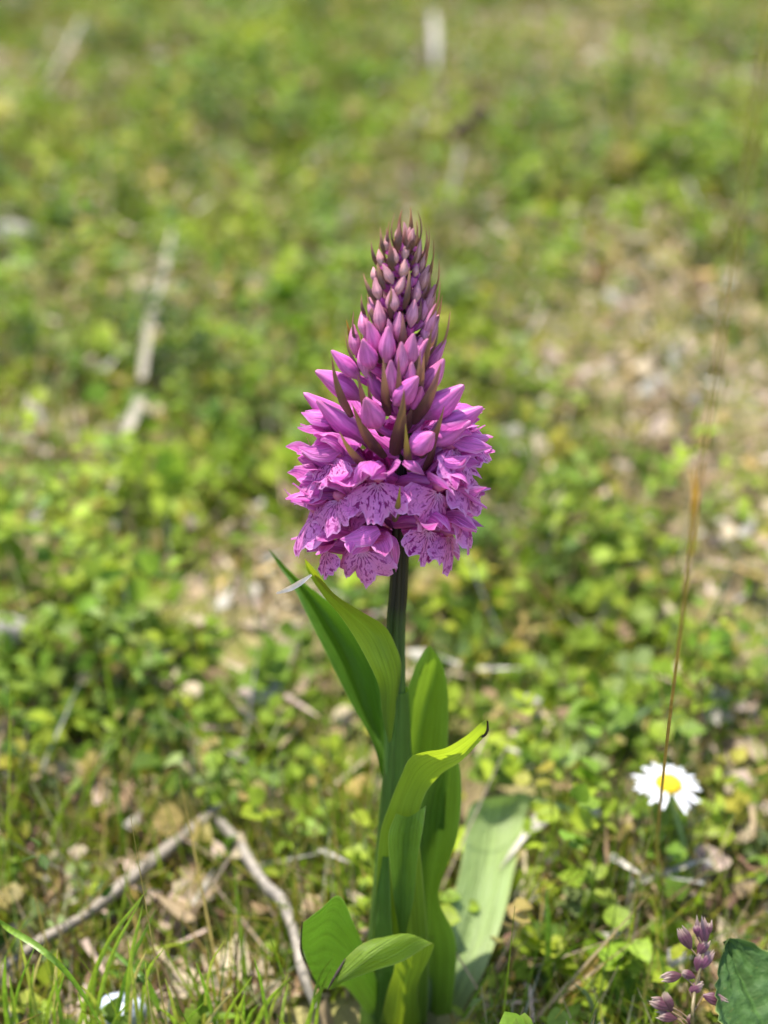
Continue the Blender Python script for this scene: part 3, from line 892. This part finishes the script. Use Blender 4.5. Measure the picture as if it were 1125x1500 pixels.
for (bx, by, tx, ty, wd, colr) in [(568, 190, 575, 62, 42, MAR), (548, 275, 537, 138, 48, MAR), (512, 350, 485, 216, 36, TAN), (478, 395, 428, 282, 32, TAN), (488, 505, 444, 366, 36, TAN), (498, 655, 462, 498, 42, TAN),
                                   (588, 620, 590, 446, 54, MAR), (632, 715, 641, 542, 58, MAR), (530, 800, 521, 618, 46, TAN), (648, 490, 666, 382, 32, MAR), (598, 430, 618, 254, 36, TAN), (690, 490, 723, 363, 20, TAN),
                                   (700, 625, 738, 478, 20, TAN), (682, 385, 704, 264, 20, TAN), (628, 250, 652, 164, 20, TAN), (622, 200, 656, 98, 20, TAN), (484, 250, 460, 152, 26, MAR), (514, 205, 497, 88, 24, TAN),
                                   (404, 590, 388, 438, 24, MAR), (434, 460, 420, 368, 24, TAN), (543, 470, 543, 332, 36, TAN), (530, 170, 524, 92, 22, MAR), (600, 200, 626, 122, 22, MAR), (420, 690, 352, 515, 26, OLV)]:
    a_, b_ = Q(bx, by), Q(tx, ty)
    p0, p1 = pl(*a_, near_off(*a_) * .75), pl(*b_, near_off(*b_, .6))
    bract(p0, p1, unit(PN + PX * (b_[0] - 578) / 90), wd * .74 / 2.8125 * PXM, colr)
# the very tip
for i in range(4):
    phi = i * 137.5 + 60; o_ = out(phi)
    b0 = axis(s_of(372)) + o_ * .0006; b1 = axis(s_of(326 + rb.uniform(0, 18))) + o_ * rb.uniform(.0005, .0022)
    bract(b0, b1, o_, 12 * PXM, lerp3(TAN, MAR, rb.random()))

# big opening buds and hoods, by their place: base px, tip px, off base, off tip, width px
BIG = [((548, 655), (462, 588), 2, 4, 34, MAG), ((536, 590), (463, 541), 2, 3, 36, MAG), ((530, 640), (444, 576), -2, -2, 36, MAG), ((532, 560), (485, 513), 3, 4, 26, MAG),
       ((556, 632), (536, 583), 8, 13, 36, (0.62, 0.13, 0.44)), ((574, 598), (612, 552), 8, 12, 33, MAG), ((600, 664), (636, 634), 10, 14, 36, MAG),
       ((612, 585), (652, 526), 3, 5, 30, lerp3(MAG, PINK, .4)), ((612, 618), (681, 565), 3, 5, 40, MAG), ((622, 640), (708, 598), 2, 3, 40, MAG), ((620, 655), (690, 618), 5, 7, 36, MAG),
       ((540, 690), (442, 660), 4, 5, 40, MAG), ((640, 660), (716, 640), 3, 3, 34, MAG), ((560, 530), (538, 470), 4, 6, 24, lerp3(MAG, PINK, .3)),
       ((596, 560), (626, 495), 4, 5, 24, lerp3(MAG, PINK, .5)), ((548, 545), (530, 497), 6, 9, 27, MAG), ((566, 540), (568, 478), 7, 9, 25, lerp3(MAG, PINK, .3)),
       ((598, 545), (604, 488), 6, 8, 24, lerp3(MAG, PINK, .5)),
       ((576, 588), (572, 526), 8, 10, 23, lerp3(MAG, PINK, .3)), ((600, 590), (604, 530), 7, 9.5, 22, lerp3(MAG, PINK, .4)), ((588, 560), (588, 500), 8, 9, 21, lerp3(MAG, PINK, .6))]
for (a_, b_, oa, ob_, wd, colr) in BIG:
    p0, p1 = pl(*a_, oa), pl(*b_, ob_)
    q0 = p0 + (p1 - p0) * .08
    sa = float(np.dot(p0 - BASE, AX)) - .003
    bud(q0, p1, wd * PXM, colr, axis(sa) + unit(p0 - axis(sa) + PN * .001) * .0015)
# loose hood edges beside the opening buds
for (a_, m_, b_, off, wd) in [((500, 655), (470, 662), (436, 655), 7, 15), ((500, 610), (468, 612), (441, 604), 2, 13), ((655, 640), (690, 650), (721, 655), 5, 14), ((640, 620), (680, 622), (709, 640), 1, 13),
                              ((548, 678), (530, 690), (516, 716), 13, 13), ((590, 676), (606, 682), (622, 696), 13, 9), ((640, 672), (668, 676), (690, 668), 10, 11), ((565, 780), (578, 800), (580, 838), 11, 8),
                              ((555, 775), (530, 785), (498, 790), 14, 17)]:
    pts = [pl(*a_, off), pl(*m_, off + 1.5), pl(*b_, off)]
    part = ribbon(pts, [wd * .4 * PXM, wd * .9 * PXM, wd * .8 * PXM, wd * .05 * PXM], (PN + AX * .8), -0.4, 16, 7, .12, 1.0)
    obj('sepal', mesh('sepal', part, M_PETAL, O0), orchid)
# bracts among the florets
for (a_, b_, oa, ob_, wd, colr) in [((578, 668), (592, 570), 5, 13, 27, OLV), ((600, 692), (594, 620), 9, 14, 15, YEL), ((578, 765), (586, 712), 11, 17, 13, YEL), ((542, 690), (497, 632), 8, 15, 16, (0.40, 0.30, 0.04)),
                                   ((562, 672), (515, 590), 5, 11, 22, OLV), ((618, 672), (651, 594), 7, 11, 16, OLV), ((606, 622), (646, 532), 5, 9, 24, MAR), ((514, 612), (485, 520), 5, 8, 16, OLV),
                                   ((568, 610), (561, 524), 6, 12, 17, TAN), ((612, 560), (633, 476), 3, 6, 14, OLV), ((560, 640), (538, 560), 3, 6, 20, MAR), ((588, 640), (612, 575), 3, 6, 20, MAR),
                                   ((494, 706), (449, 640), 2, 5, 10, TAN), ((622, 690), (640, 630), 4, 8, 14, MAR), ((590, 600), (596, 540), 5, 8, 20, MAR), ((545, 620), (524, 548), 4, 8, 18, MAR), ((586, 600), (584, 522), 8, 11.5, 14, MAR), ((606, 588), (616, 512), 6, 9.5, 12, TAN)]:
    p0, p1 = pl(*a_, oa), pl(*b_, ob_)
    bract(p0, p1, unit(PN + 0.5 * unit(p1 - p0 - AX * np.dot(p1 - p0, AX))), wd * .84 * PXM, colr)
o = bract(pl(520, 520, -8), pl(507, 468, -9), -PN, 9 * PXM, (0.6, 0.36, 0.01)); o['label'] = 'orange yellow bract tip behind the buds'

# dry sliver caught on the leaf tip
s_ = obj('dry_sliver', mesh('dry_sliver', ribbon([pl(405, 869, 13), pl(424, 862, 14), pl(440, 853, 14.5), pl(456, 842, 14)], [.0002, .0006, .0006, .0002], PN, .3, 12, 5), M_STRAW, pl(456, 842, 14)), loc=pl(456, 842, 14), color=(.72, .6, .52))
tag(s_, 'small pale dry sliver caught on the lime leaf tip below the flowers', 'dry petal')

# ------------------------------------------------------------------ daisy
dz_top = 0.030
dc = gr(979, 1150, dz_top)
db = gr(1008, 1322, float(ground_z(*gr(1008, 1322)[:2])))
daisy = thing('daisy', db, 'single white daisy with a yellow centre low in the turf', 'flower')
t = NT('daisy_white'); uv, u, v = t.uv()
f = t.noise(t.vec(t.math('MULTIPLY', u, 8.0), t.math('MULTIPLY', v, 1.0), 0.0), 1.0, 2)
M_WHITE = t.sheet(t.mix(f, (0.74, 0.74, 0.78), (0.84, 0.84, 0.86)), (0.8, 0.8, 0.8), 0.3, 0.5)
t = NT('daisy_yellow'); tc = t.n('ShaderNodeTexCoord'); f = t.noise(tc.outputs['Object'], 1600.0, 2)
M_YEL = t.solid(t.mix(f, (0.62, 0.34, 0.005), (0.85, 0.60, 0.01)), 0.7, t.bump(f, 1.0, 0.0006))
t = NT('daisy_stalk'); M_DST = t.solid((0.20, 0.28, 0.08), 0.5)
dn = unit((0.08, 0.07, 1.0)); dx = unit(np.cross((0, 1, 0), dn)); dy = np.cross(dn, dx)
obj('stalk', mesh('stalk', tube([db - (0, 0, .002), (db + dc) / 2 + (0.0015, 0, -.001), dc - dn * .0015], [.0008, .0007, .0008], 8, 14), M_DST, db), daisy)
a = np.linspace(0, 2 * math.pi, 24, endpoint=False); rr = np.array([.0037, .0035, .0027, .0014, .0001]); zz = np.array([0, .0010, .0018, .0023, .0025])
Gd = dc + dx * (np.cos(a)[None, :, None] * rr[:, None, None]) + dy * (np.sin(a)[None, :, None] * rr[:, None, None]) + dn * zz[:, None, None]
obj('disc', mesh('disc', grid(Gd, True), M_YEL, db), daisy)
rd = random.Random(3)
for i in range(30):
    if i in (22, 23, 27): continue
    an = i / 30 * 6.283 + rd.uniform(-.05, .05)
    e = dx * math.cos(an) + dy * math.sin(an)
    L = .0093 * rd.uniform(.84, 1.05); up_ = rd.uniform(-.12, .12)
    pts = [dc + e * .0026, dc + e * L * .55 + dn * L * up_ * .4, dc + e * L + dn * L * (up_ - .08)]
    obj('petal', mesh('petal', ribbon(pts, [.0003, .0007, .0008, .0007, .0003], dn, .25, 8, 3), M_WHITE, db), daisy)
dcx = ribbon
obj('calyx', mesh('calyx', tube([dc - dn * .0028, dc - dn * .001, dc - dn * .0002], [.0009, .0030, .0034], 12, 6), M_DST, db), daisy)

# ------------------------------------------------------------------ straws, twigs, stalks, blades
def strip(name, path, wd, color, label, cat, mat, nref=(0, -.3, 1), cup=.35, n=24, group=None, m=5, twist=0.0):
    path = [np.asarray(p, float) for p in path]
    o = obj(name, mesh(name, ribbon(path, wd, nref, cup, n, m, twist=twist), mat, path[0]), loc=path[0], color=color)
    o['kind'] = 'thing'
    return tag(o, label, cat, group)

def twig(name, path, rad, color, label, cat, mat=None, n=30, seg=9, group=None):
    path = [np.asarray(p, float) for p in path]
    o = obj(name, mesh(name, tube(path, rad, seg, n, .2, 3), mat or M_STRAW, path[0]), loc=path[0], color=color)
    return tag(o, label, cat, group)

GREY = (0.26, 0.22, 0.17)
twig('dry_twig', [gr(5, 1420, .008), gr(60, 1378, .010), gr(120, 1344, .009), gr(180, 1297, .011), gr(250, 1240, .008), gr(325, 1180, .006)], [.0011, .0016, .0014, .0019, .0020, .0015], GREY, 'thick grey brown dry twig slanting up from the lower left grass', 'twig')
twig('dry_twig', [gr(312, 1192, .005), gr(350, 1235, .007), gr(384, 1290, .010), gr(412, 1318, .010), gr(430, 1365, .011), gr(444, 1425, .011), gr(462, 1475, .006)], [.0013, .0018, .0015, .0018, .0013, .0015, .0010], (.32, .28, .23), 'pale grey dry twig running down to the torn orchid leaf', 'twig')
strip('dry_straw', [gr(252, 338, .026), gr(240, 400, .028), gr(218, 480, .026), gr(208, 555, .023)], [.0008, .0015, .0020, .0016], (.31, .27, .20), 'longest pale flat straw standing out of the turf left of the buds', 'straw', M_STRAW)
strip('dry_straw', [gr(206, 585, .022), gr(188, 630, .022), gr(172, 690, .019), gr(160, 735, .014)], [.0020, .0023, .0016, .0008], (.32, .28, .21), 'short pale flat straw just below the longest one', 'straw', M_STRAW)
strip('dry_straw', [gr(120, 28, .03), gr(98, 72, .025), gr(66, 130, .012)], [.0015, .0016, .001], (.30, .27, .2), 'pale straw slanting in the far upper left turf', 'straw', M_STRAW)
strip('dry_straw', [gr(634, 20, .03), gr(637, 60, .03), gr(637, 100, .02)], [.002, .0026, .0015], (.38, .34, .29), 'short grey straw upright at the far upper edge', 'straw', M_STRAW)
sp_b = gr(650, 320, 0.004)
ps = thing('withered_flower_stalk', sp_b, 'pale withered stalk with a small dark flower head above the orchid', 'dry stalk')
spt = [sp_b, gr(664, 270, .02), gr(674, 215, .035)]
obj('stalk', mesh('stalk', tube(spt, [.0012, .0015, .0009], 8, 14), M_STRAW, sp_b), ps, color=(.42, .37, .28))
t = NT('dark_head'); M_DH = t.solid((.07, .035, .03), .8)
for (hx, hy, hz_) in ((681, 186, .040), (672, 192, .038), (706, 165, .044), (698, 172, .04)):
    hp = gr(hx, hy, hz_)
    obj('seed_pod', mesh('seed_pod', tube([hp - (0, 0, .004), hp - (0, 0, .0015), hp + (0, 0, .0025), hp + (0, 0, .005)], [.0006, .0038, .0034, .0004], 10, 10, .2, 5), M_DH, sp_b), ps)

# tall out of focus grass stalk on the right
tall = [gr(958, 1290, .0), at_depth(967, 1180, .350), at_depth(980, 1060, .305), at_depth(1000, 900, .262), at_depth(1022, 720, .232), at_depth(1050, 540, .210), at_depth(1082, 340, .192), at_depth(1112, 140, .178), at_depth(1135, -40, .168)]
twig('grass_stalk', tall, [.0004, .0004, .00035, .00033, .0003, .0003, .0003, .0003, .0003], (.38, .26, .08), 'tall thin brownish grass stalk curving up the right side past the daisy', 'grass stalk', M_BLADE, 48)
strip('meadow_grass', [at_depth(1011, 810, .246), at_depth(1016, 730, .233), at_depth(1012, 685, .226)], [.0004, .0008, .0002], (.55, .28, .04), 'short orange blade joined to the tall stalk on the right', 'grass blade', M_BLADE)

BL = [  # root px, root y (may lie below the picture), tip px,py, tip height, colour, width, label
    (-30, 1500, 0, 150, 1, 0),
]
G1, G2, G3 = (.29, .38, .045), (.18, .29, .03), (.11, .20, .025)
def blade(x0, y0, x1, y1, ht, color, wmm, label, bend=0.15, mid=None):
    r0 = gr(x0, y0); r0 = gr(x0, y0, float(ground_z(r0[0], r0[1])) - .001)
    tp = gr(x1, y1, ht)
    d = tp - r0
    if mid is None:
        m1 = r0 + d * .5 + np.array((0, 0, np.linalg.norm(d) * bend))
        path = [r0, m1, tp]
    else:
        path = [r0] + [gr(*q) for q in mid] + [tp]
    W = [wmm * mm * .4, wmm * mm * .5, wmm * mm * .46, wmm * mm * .34, .00006]
    return strip('meadow_grass', path, W, color, label, 'grass blade', M_BLADE, (0.3, -.8, .6), .4, 26, 'sharp grass blades in the lower left corner' if x1 < 480 else None)

blade(-30, 1300, 165, 1530, .020, G2, 1.5, 'long dark green blade slanting right and down across the corner', mid=[(0, 1348, .045), (60, 1390, .052), (110, 1440, .042)])
blade(95, 1580, 216, 1302, 0.055, G1, 1.2, 'tallest bright blade rising right in the lower left corner')
blade(120, 1600, 207, 1316, 0.055, G1, 1.1, 'thin blade rising just left of the tallest bright blade')
blade(180, 1590, 209, 1325, 0.052, G1, 1.2, 'near upright pale green blade by the white shell')
blade(150, 1600, 228, 1332, 0.048, G2, 1.1, 'fine blade leaning right across the upright one')
blade(130, 1580, 150, 1390, 0.038, G1, 1.0, 'short green blade low beside the white shell')
blade(60, 1585, 92, 1420, 0.038, G1, 1.0, 'short steep blade near the corner')
blade(80, 1580, 95, 1425, 0.040, G2, .9, 'short dark blade close beside the steep one')
blade(240, 1500, 150, 1380, .022, G3, 1.5, 'dark blade arching left from the turf', mid=[(215, 1440, .030), (180, 1405, .028)])
blade(350, 1580, 425, 1432, 0.038, G1, 1.4, 'bright blade leaning right below the pale twig')
blade(340, 1585, 358, 1455, 0.036, G1, 1.2, 'short upright blade below the twig pair')
blade(290, 1570, 232, 1475, 0.032, G1, 1.2, 'low blade curving left at the lower edge')
blade(408, 1580, 422, 1440, 0.036, (.28, .34, .09), 1.0, 'pale thin blade beside the torn orchid leaf')
blade(260, 1480, 350, 1415, .020, G2, 1.0, 'faint blade leaning right in front of the twigs')
blade(20, 1580, 8, 1400, 0.045, G2, 1.2, 'blade at the extreme left edge')
blade(40, 1590, 14, 1430, 0.040, G1, 1.0, 'second blade at the left edge leaning left')
blade(190, 1300, 165, 1120, .030, G2, 1.3, 'soft focus upright green blade above the long twig')
blade(60, 1290, 130, 1130, .032, G1, 1.1, 'soft focus bright blade leaning right above the long twig')
blade(90, 1270, 190, 1060, .034, G1, 1.1, 'soft focus long blade leaning right at the left side')
blade(70, 960, 125, 850, .035, (.26, .34, .04), 2.2, 'lone yellow green blade at mid left')
blade(800, 1480, 800, 1300, .03, G2, 1.8, 'upright green blade right of the pale orchid leaf')
blade(880, 1530, 840, 1440, .028, (.15, .2, .10), 1.3, 'bluish blade low at the right of the orchid')
blade(985, 1560, 960, 1375, .03, G2, .8, 'fine dark blade beside the grass seed head')
blade(940, 1540, 985, 1440, .03, G1, .8, 'fine bright blade under the grass seed head')
blade(650, 1530, 690, 1490, .018, (.3, .28, .12), .9, 'tiny dry tipped blade at the foot of the orchid')
blade(795, 1520, 905, 1360, .018, (.42, .26, .06), 2.4, 'orange brown dying blade right of the orchid base', bend=.05)
blade(905, 1345, 832, 1285, .014, (.40, .27, .17), 2.6, 'brown dry curled blade below the daisy', bend=.12)
blade(900, 1240, 775, 1168, .022, (.24, .32, .16), 1.8, 'pale green blade arching left beside the broad pale leaf', bend=.12)
blade(780, 1135, 980, 1020, .016, (.24, .33, .15), 3.6, 'broad pale green blade lying in the turf above the daisy', bend=.02)
blade(1060, 1060, 1125, 990, .014, (.45, .38, .28), 2.4, 'pale dry blade lying at the right edge', bend=.03)
blade(1125, 1420, 1060, 1350, .022, (.42, .35, .22), 1.0, 'thin dry stem slanting behind the wrinkled leaf', bend=.02)

rbld = random.Random(31)
runs = []
for i in range(30):
    x0 = -20 + i * 16.5 + rbld.uniform(-9, 9)
    runs.append((x0 + rbld.uniform(-55, 75), x0, rbld.uniform(1370, 1470)))
order = ('leftmost second third fourth fifth sixth seventh eighth ninth tenth eleventh twelfth thirteenth fourteenth fifteenth sixteenth seventeenth eighteenth nineteenth twentieth '
         'twenty-first twenty-second twenty-third twenty-fourth twenty-fifth twenty-sixth twenty-seventh twenty-eighth twenty-ninth').split() + ['rightmost']
for i, (x1, x0, y1) in enumerate(sorted(runs)):
    tint, word = rbld.choice(((G1, 'bright green'), (G2, 'green'), ((.34, .36, .07), 'yellow green'), ((.24, .34, .04), 'fresh green'), ((.42, .34, .16), 'straw coloured')))
    blade(x0, rbld.uniform(1545, 1600), x1, y1, (1500 - y1) * .00018 + .026, tint, rbld.uniform(.7, 1.1),
          f'{word} thin blade leaning {"right" if x1 > x0 else "left"}, tip {order[i]}{" from the left" if 0 < i < 29 else ""} along the lower left edge', rbld.uniform(.04, .2))

# white shell fragment in the lower left corner
sh = gr(176, 1478, .012)
a = np.linspace(0, 6.283, 16, endpoint=False)
rs = np.random.default_rng(4)
Gs = np.stack([np.stack([np.cos(a) * r_ * (1 + .18 * np.sin(a * 3 + 1)), np.sin(a) * r_ * .8, 0 * a + z_], -1) for r_, z_ in ((.0050, -.004), (.0058, -.0005), (.0046, .0016), (.0026, .0024), (.0003, .0021))], 0)
t = NT('shell_white'); tc = t.n('ShaderNodeTexCoord'); f = t.noise(tc.outputs['Object'], 500.0, 3)
M_SHELL = t.solid(t.mix(f, (.30, .34, .46), (.52, .54, .60)), .45, t.bump(f, .5, .0008))
tag(obj('shell', mesh('shell', grid(Gs, True), M_SHELL), loc=sh), 'bluish white shell fragment lying among the lower left grass', 'shell')
for (px, py, sz, lab) in ((382, 1012, .0062, 'pale round pebble left of the orchid leaves in the turf'), (14, 345, .013, 'pale grey stone at the left edge of the turf'), (5, 922, .008, 'whitish pebble at the left edge lower in the turf')):
    q = gr(px, py, .008)
    tag(obj('pebble', mesh('pebble', grid(Gs * (sz / .0056), True), M_SHELL if False else M_STRAW), loc=q, color=(.34, .31, .28)), lab, 'pebble')

# ------------------------------------------------------------------ purple grass seed head
gb = gr(1018, 1560, 0.0)
gh = thing('grass_seed_head', gb, 'purple pink grass seed head with plump spikelets in the lower right corner', 'grass head')
def gp(px, py): return at_depth(px, py, .318)
t = NT('spikelet_skin'); uv, u, v = t.uv()
f = t.noise(t.vec(t.math('MULTIPLY', u, 9.0), t.math('MULTIPLY', v, 2.0), 0.0), 1.0, 3)
c = t.mix(t.ramp(v, [(.55, 0.0), (1.0, .85)]), t.mix(t.n('ShaderNodeObjectInfo').outputs['Random'], t.mix(f, (.05, .018, .018), (.11, .04, .045)), t.mix(f, (.09, .025, .05), (.20, .06, .12))), (.42, .32, .24))
M_SPK = t.sheet(c, (.35, .14, .2), .18, .45)
obj('stem', mesh('stem', tube([gb, gp(1014, 1500), gp(1018, 1450), gp(1030, 1400), gp(1030, 1350)], [.0005, .00045, .0004, .0003, .0002], 7, 26), M_BLADE, gb), gh, color=(.26, .2, .1))
rg = random.Random(2)
for (ax_, ay, bx, by, wd) in ((1031, 1385, 1026, 1340, 18), (1012, 1390, 994, 1355, 17), (1022, 1398, 1040, 1372, 14), (1022, 1422, 1028, 1392, 17), (1024, 1420, 1045, 1390, 14), (998, 1428, 966, 1434, 15), (1018, 1432, 996, 1422, 13),
                              (1010, 1452, 1032, 1440, 18), (1030, 1458, 1068, 1470, 15), (985, 1476, 948, 1464, 18), (984, 1482, 972, 1452, 15), (992, 1492, 958, 1486, 13), (1010, 1505, 1012, 1482, 10), (1034, 1372, 1040, 1345, 12), (1023, 1372, 1019, 1350, 12)):
    p0, p1 = gp(ax_, ay), gp(bx, by)
    d = p1 - p0; L = np.linalg.norm(d)
    fac = unit(CPOS - p0); sd = unit(np.cross(d, fac))
    lem = []
    for k in range(4):
        o_ = (k - 1.5) / 1.5 * .15
        q1 = p0 + d * rg.uniform(.75, 1.02) + sd * L * o_ * .75 + fac * rg.uniform(-.0004, .0004)
        mdl = p0 + d * .45 + sd * L * o_ * .9 + fac * (.0007 - abs(o_) * .002)
        lem.append(ribbon([p0, mdl, q1], [wd * .12 * PXM, wd * .27 * PXM, wd * .22 * PXM, .00003], fac, -.55, 9, 5))
    obj('spikelet', mesh('spikelet', join(lem), M_SPK, gb), gh)
    near = gp(1018 + (1450 - ay) * .13, min(ay + 22, 1515))
    obj('branch', mesh('branch', tube([near, (near + p0) / 2 + sd * .0003, p0], [.0002, .00018, .0002], 5, 6), M_BLADE, gb), gh, color=(.3, .2, .12))

# ------------------------------------------------------------------ wrinkled dark leaf in the corner
wb = gr(1150, 1540, 0.002)
wp = thing('wrinkled_leaf_plant', wb, 'dark green wrinkled leaf cut by the lower right corner', 'plant')
nL, mL = 30, 22
tip_, basep = gr(1062, 1378, .044), gr(1150, 1560, .030)
vv_ = np.linspace(0, 1, nL); uu_ = np.linspace(-1, 1, mL)
dL = tip_ - basep; Sx = unit(np.cross(dL, (0.25, -.3, 1)))
Nx = unit(np.cross(Sx, dL))
Wd = .0125 * np.sin(np.pi * (vv_ * .9 + .1) ** .8) ** .7 * (1 + .05 * np.sin(vv_ * 80))
Hh = .0011 * np.abs(np.sin(vv_[:, None] * 22 - np.abs(uu_)[None] * 6)) * np.abs(np.sin(uu_ * 8))[None] - .0016 * np.exp(-(uu_ / .08) ** 2)[None] + .002 * np.abs(uu_)[None] ** 2
Gw = basep + dL * vv_[:, None, None] + Sx * (Wd[:, None, None] * uu_[None, :, None]) + Nx * Hh[:, :, None]
M_WR = m_leaf('wrinkled_leaf_skin', (.05, .105, .022), (.12, .22, .03), .2, 9, .6, .2, pale=(.12, .2, .09))
obj('leaf', mesh('leaf', grid(Gw), M_WR, wb), wp)
obj('leaf_stalk', mesh('leaf_stalk', tube([wb - (0, 0, .003), (wb + basep) / 2, basep + dL * .1], [.0012, .001, .0009], 8, 8), M_BLADE, wb), wp, color=G3)

# ------------------------------------------------------------------ single herbs that can be told apart in the turf
def herb_leaf_mesh(i):
    fold = (.2, .35, .15, .3)[i]; dr = (.2, .35, .1, .5)[i]; shp = (.6, .8, .95, .7)[i]
    return mesh('leaf', leaf_tpl(7, 5, fold, dr, shp), M_HERB)
HL = [herb_leaf_mesh(i) for i in range(4)]
rh = random.Random(21)
def herb_variant(i):
    r = random.Random(900 + i)
    L = r.uniform(.012, .026)
    tp = np.array((r.uniform(-.006, .006), r.uniform(-.006, .006), L))
    st = mesh('stem', tube([(0, 0, -.002), tp * .5 + (0.001, 0, 0), tp], [.0006, .0005, .0004], 6, 8), M_HERB)
    nl = r.randint(5, 8); rows = []
    wide = r.choice((.6, .75, .95)); sz = r.uniform(.0085, .0125)
    for k in range(nl):
        f_ = 1 - (k / nl) * .55
        az = k * 2.4 + r.uniform(-.3, .3); tl = .75 - .9 * (k / nl) + r.uniform(-.2, .2)
        X, Y, Z = rot_frames(np.array([az]), np.array([tl]), np.array([r.uniform(-.3, .3)]))
        s_k = sz * (.65 + .5 * k / nl)
        M = Matrix.Identity(4)
        for c_, (vec_, sc_) in enumerate(((X[0], s_k * wide), (Y[0], s_k), (Z[0], s_k * wide))):
            for j in range(3): M[j][c_] = float(vec_[j] * sc_)
        for j in range(3): M[j][3] = float((tp * f_)[j])
        rows.append(M)
    return st, rows, r.randint(0, 3)
HV = [herb_variant(i) for i in range(10)]
placed = []
tries = 0
while len(placed) < 150 and tries < 8000:
    tries += 1
    px, py = rh.uniform(-20, 1145), rh.uniform(-10, 1490)
    if py > 500 and rh.random() < .25: continue
    p = gr(px, py)
    if rh.random() < float(dryness(p[0], p[1])) * 1.15: continue
    if not bool(clear(p[0], p[1], .02, .012)): continue
    if py > 1300 and (px < 470 or px > 900) and rh.random() < .5: continue
    if any(abs(p[0] - q[0]) + abs(p[1] - q[1]) < .018 for q in placed): continue
    placed.append(p)
    st, rows, li = rh.choice(HV)
    z = float(ground_z(p[0], p[1]))
    c0 = np.array(rh.choices(list(map(tuple, PAL_G)), weights=list(PAL_GW))[0]) * rh.uniform(.9, 1.25)
    hue = 'pale grey green' if c0[2] > .5 * c0[1] else 'yellow' if c0[0] > c0[1] * 1.02 else 'olive' if c0[0] > c0[1] * .9 else 'lime green' if c0[1] > .24 else 'mid green' if c0[1] > .15 else 'dark green'
    where = ('at the far top' if py < 160 else 'well above the buds' if py < 330 else 'level with the buds' if py < 560 else 'level with the open florets' if py < 860 else 'level with the bare stem' if py < 1090 else 'low by the orchid leaves')
    side = 'far left' if px < 190 else 'left' if px < 420 else 'middle' if px < 700 else 'right' if px < 930 else 'far right'
    shape = ('oval', 'plump', 'round', 'narrow')[li]
    h = thing('leafy_herb', (p[0], p[1], z), f'{hue} herb with {shape} leaves in the turf, {side}, {where}', 'herb', 'leafy herbs in the turf')
    h.rotation_euler = (rh.uniform(-.2, .2), rh.uniform(-.2, .2), rh.uniform(0, 6.28))
    hs = rh.uniform(.75, 1.05) * (.72 if py > 1050 else 1.0)
    h.scale = (hs, hs, hs)
    obj('stem', st, h, color=tuple(c0 * .8))
    for M in rows:
        obj('leaf', HL[li], h, M=M, color=tuple(np.clip(c0 * rh.uniform(.85, 1.15), 0, 1)))

# single dead leaves lying where the turf is thin
DL = [mesh('dead_leaf', leaf_tpl(8, 5, f_, d_, s_2), M_STRAW) for f_, d_, s_2 in ((-.5, -.5, .6), (.5, .4, .75), (-.3, .6, .7))]
cnt = 0; tries = 0
while cnt < 30 and tries < 4000:
    tries += 1
    px, py = rh.uniform(-20, 1145), rh.uniform(-10, 1480)
    p = gr(px, py)
    if rh.random() > float(dryness(p[0], p[1])) - .12: continue
    if not bool(clear(p[0], p[1], .01, .012)): continue
    cnt += 1
    X, Y, Z = rot_frames(np.array([rh.uniform(0, 6.28)]), np.array([rh.uniform(-.1, .35)]), np.array([rh.uniform(-.5, .5)]))
    sz = rh.uniform(.007, .012)
    o = obj('dead_leaf', rh.choice(DL), M=basis(X[0], Y[0], Z[0], (p[0], p[1], float(ground_z(p[0], p[1])) + rh.uniform(.006, .013)), sz), color=tuple(PAL_D[rh.choices(range(7), weights=list(PAL_DW))[0]] * rh.uniform(.9, 1.2)))
    sidew = 'far left' if px < 190 else 'left' if px < 420 else 'middle' if px < 700 else 'right' if px < 930 else 'far right'
    rowp = ('at the far top' if py < 200 else 'level with the upper buds' if py < 520 else 'level with the florets' if py < 860 else 'level with the bare stem' if py < 1090 else 'low by the orchid leaves')
    tag(o, f'small curled dry leaf lying in the turf, {sidew}, {rowp}', 'dead leaf', 'dead leaves in the turf')
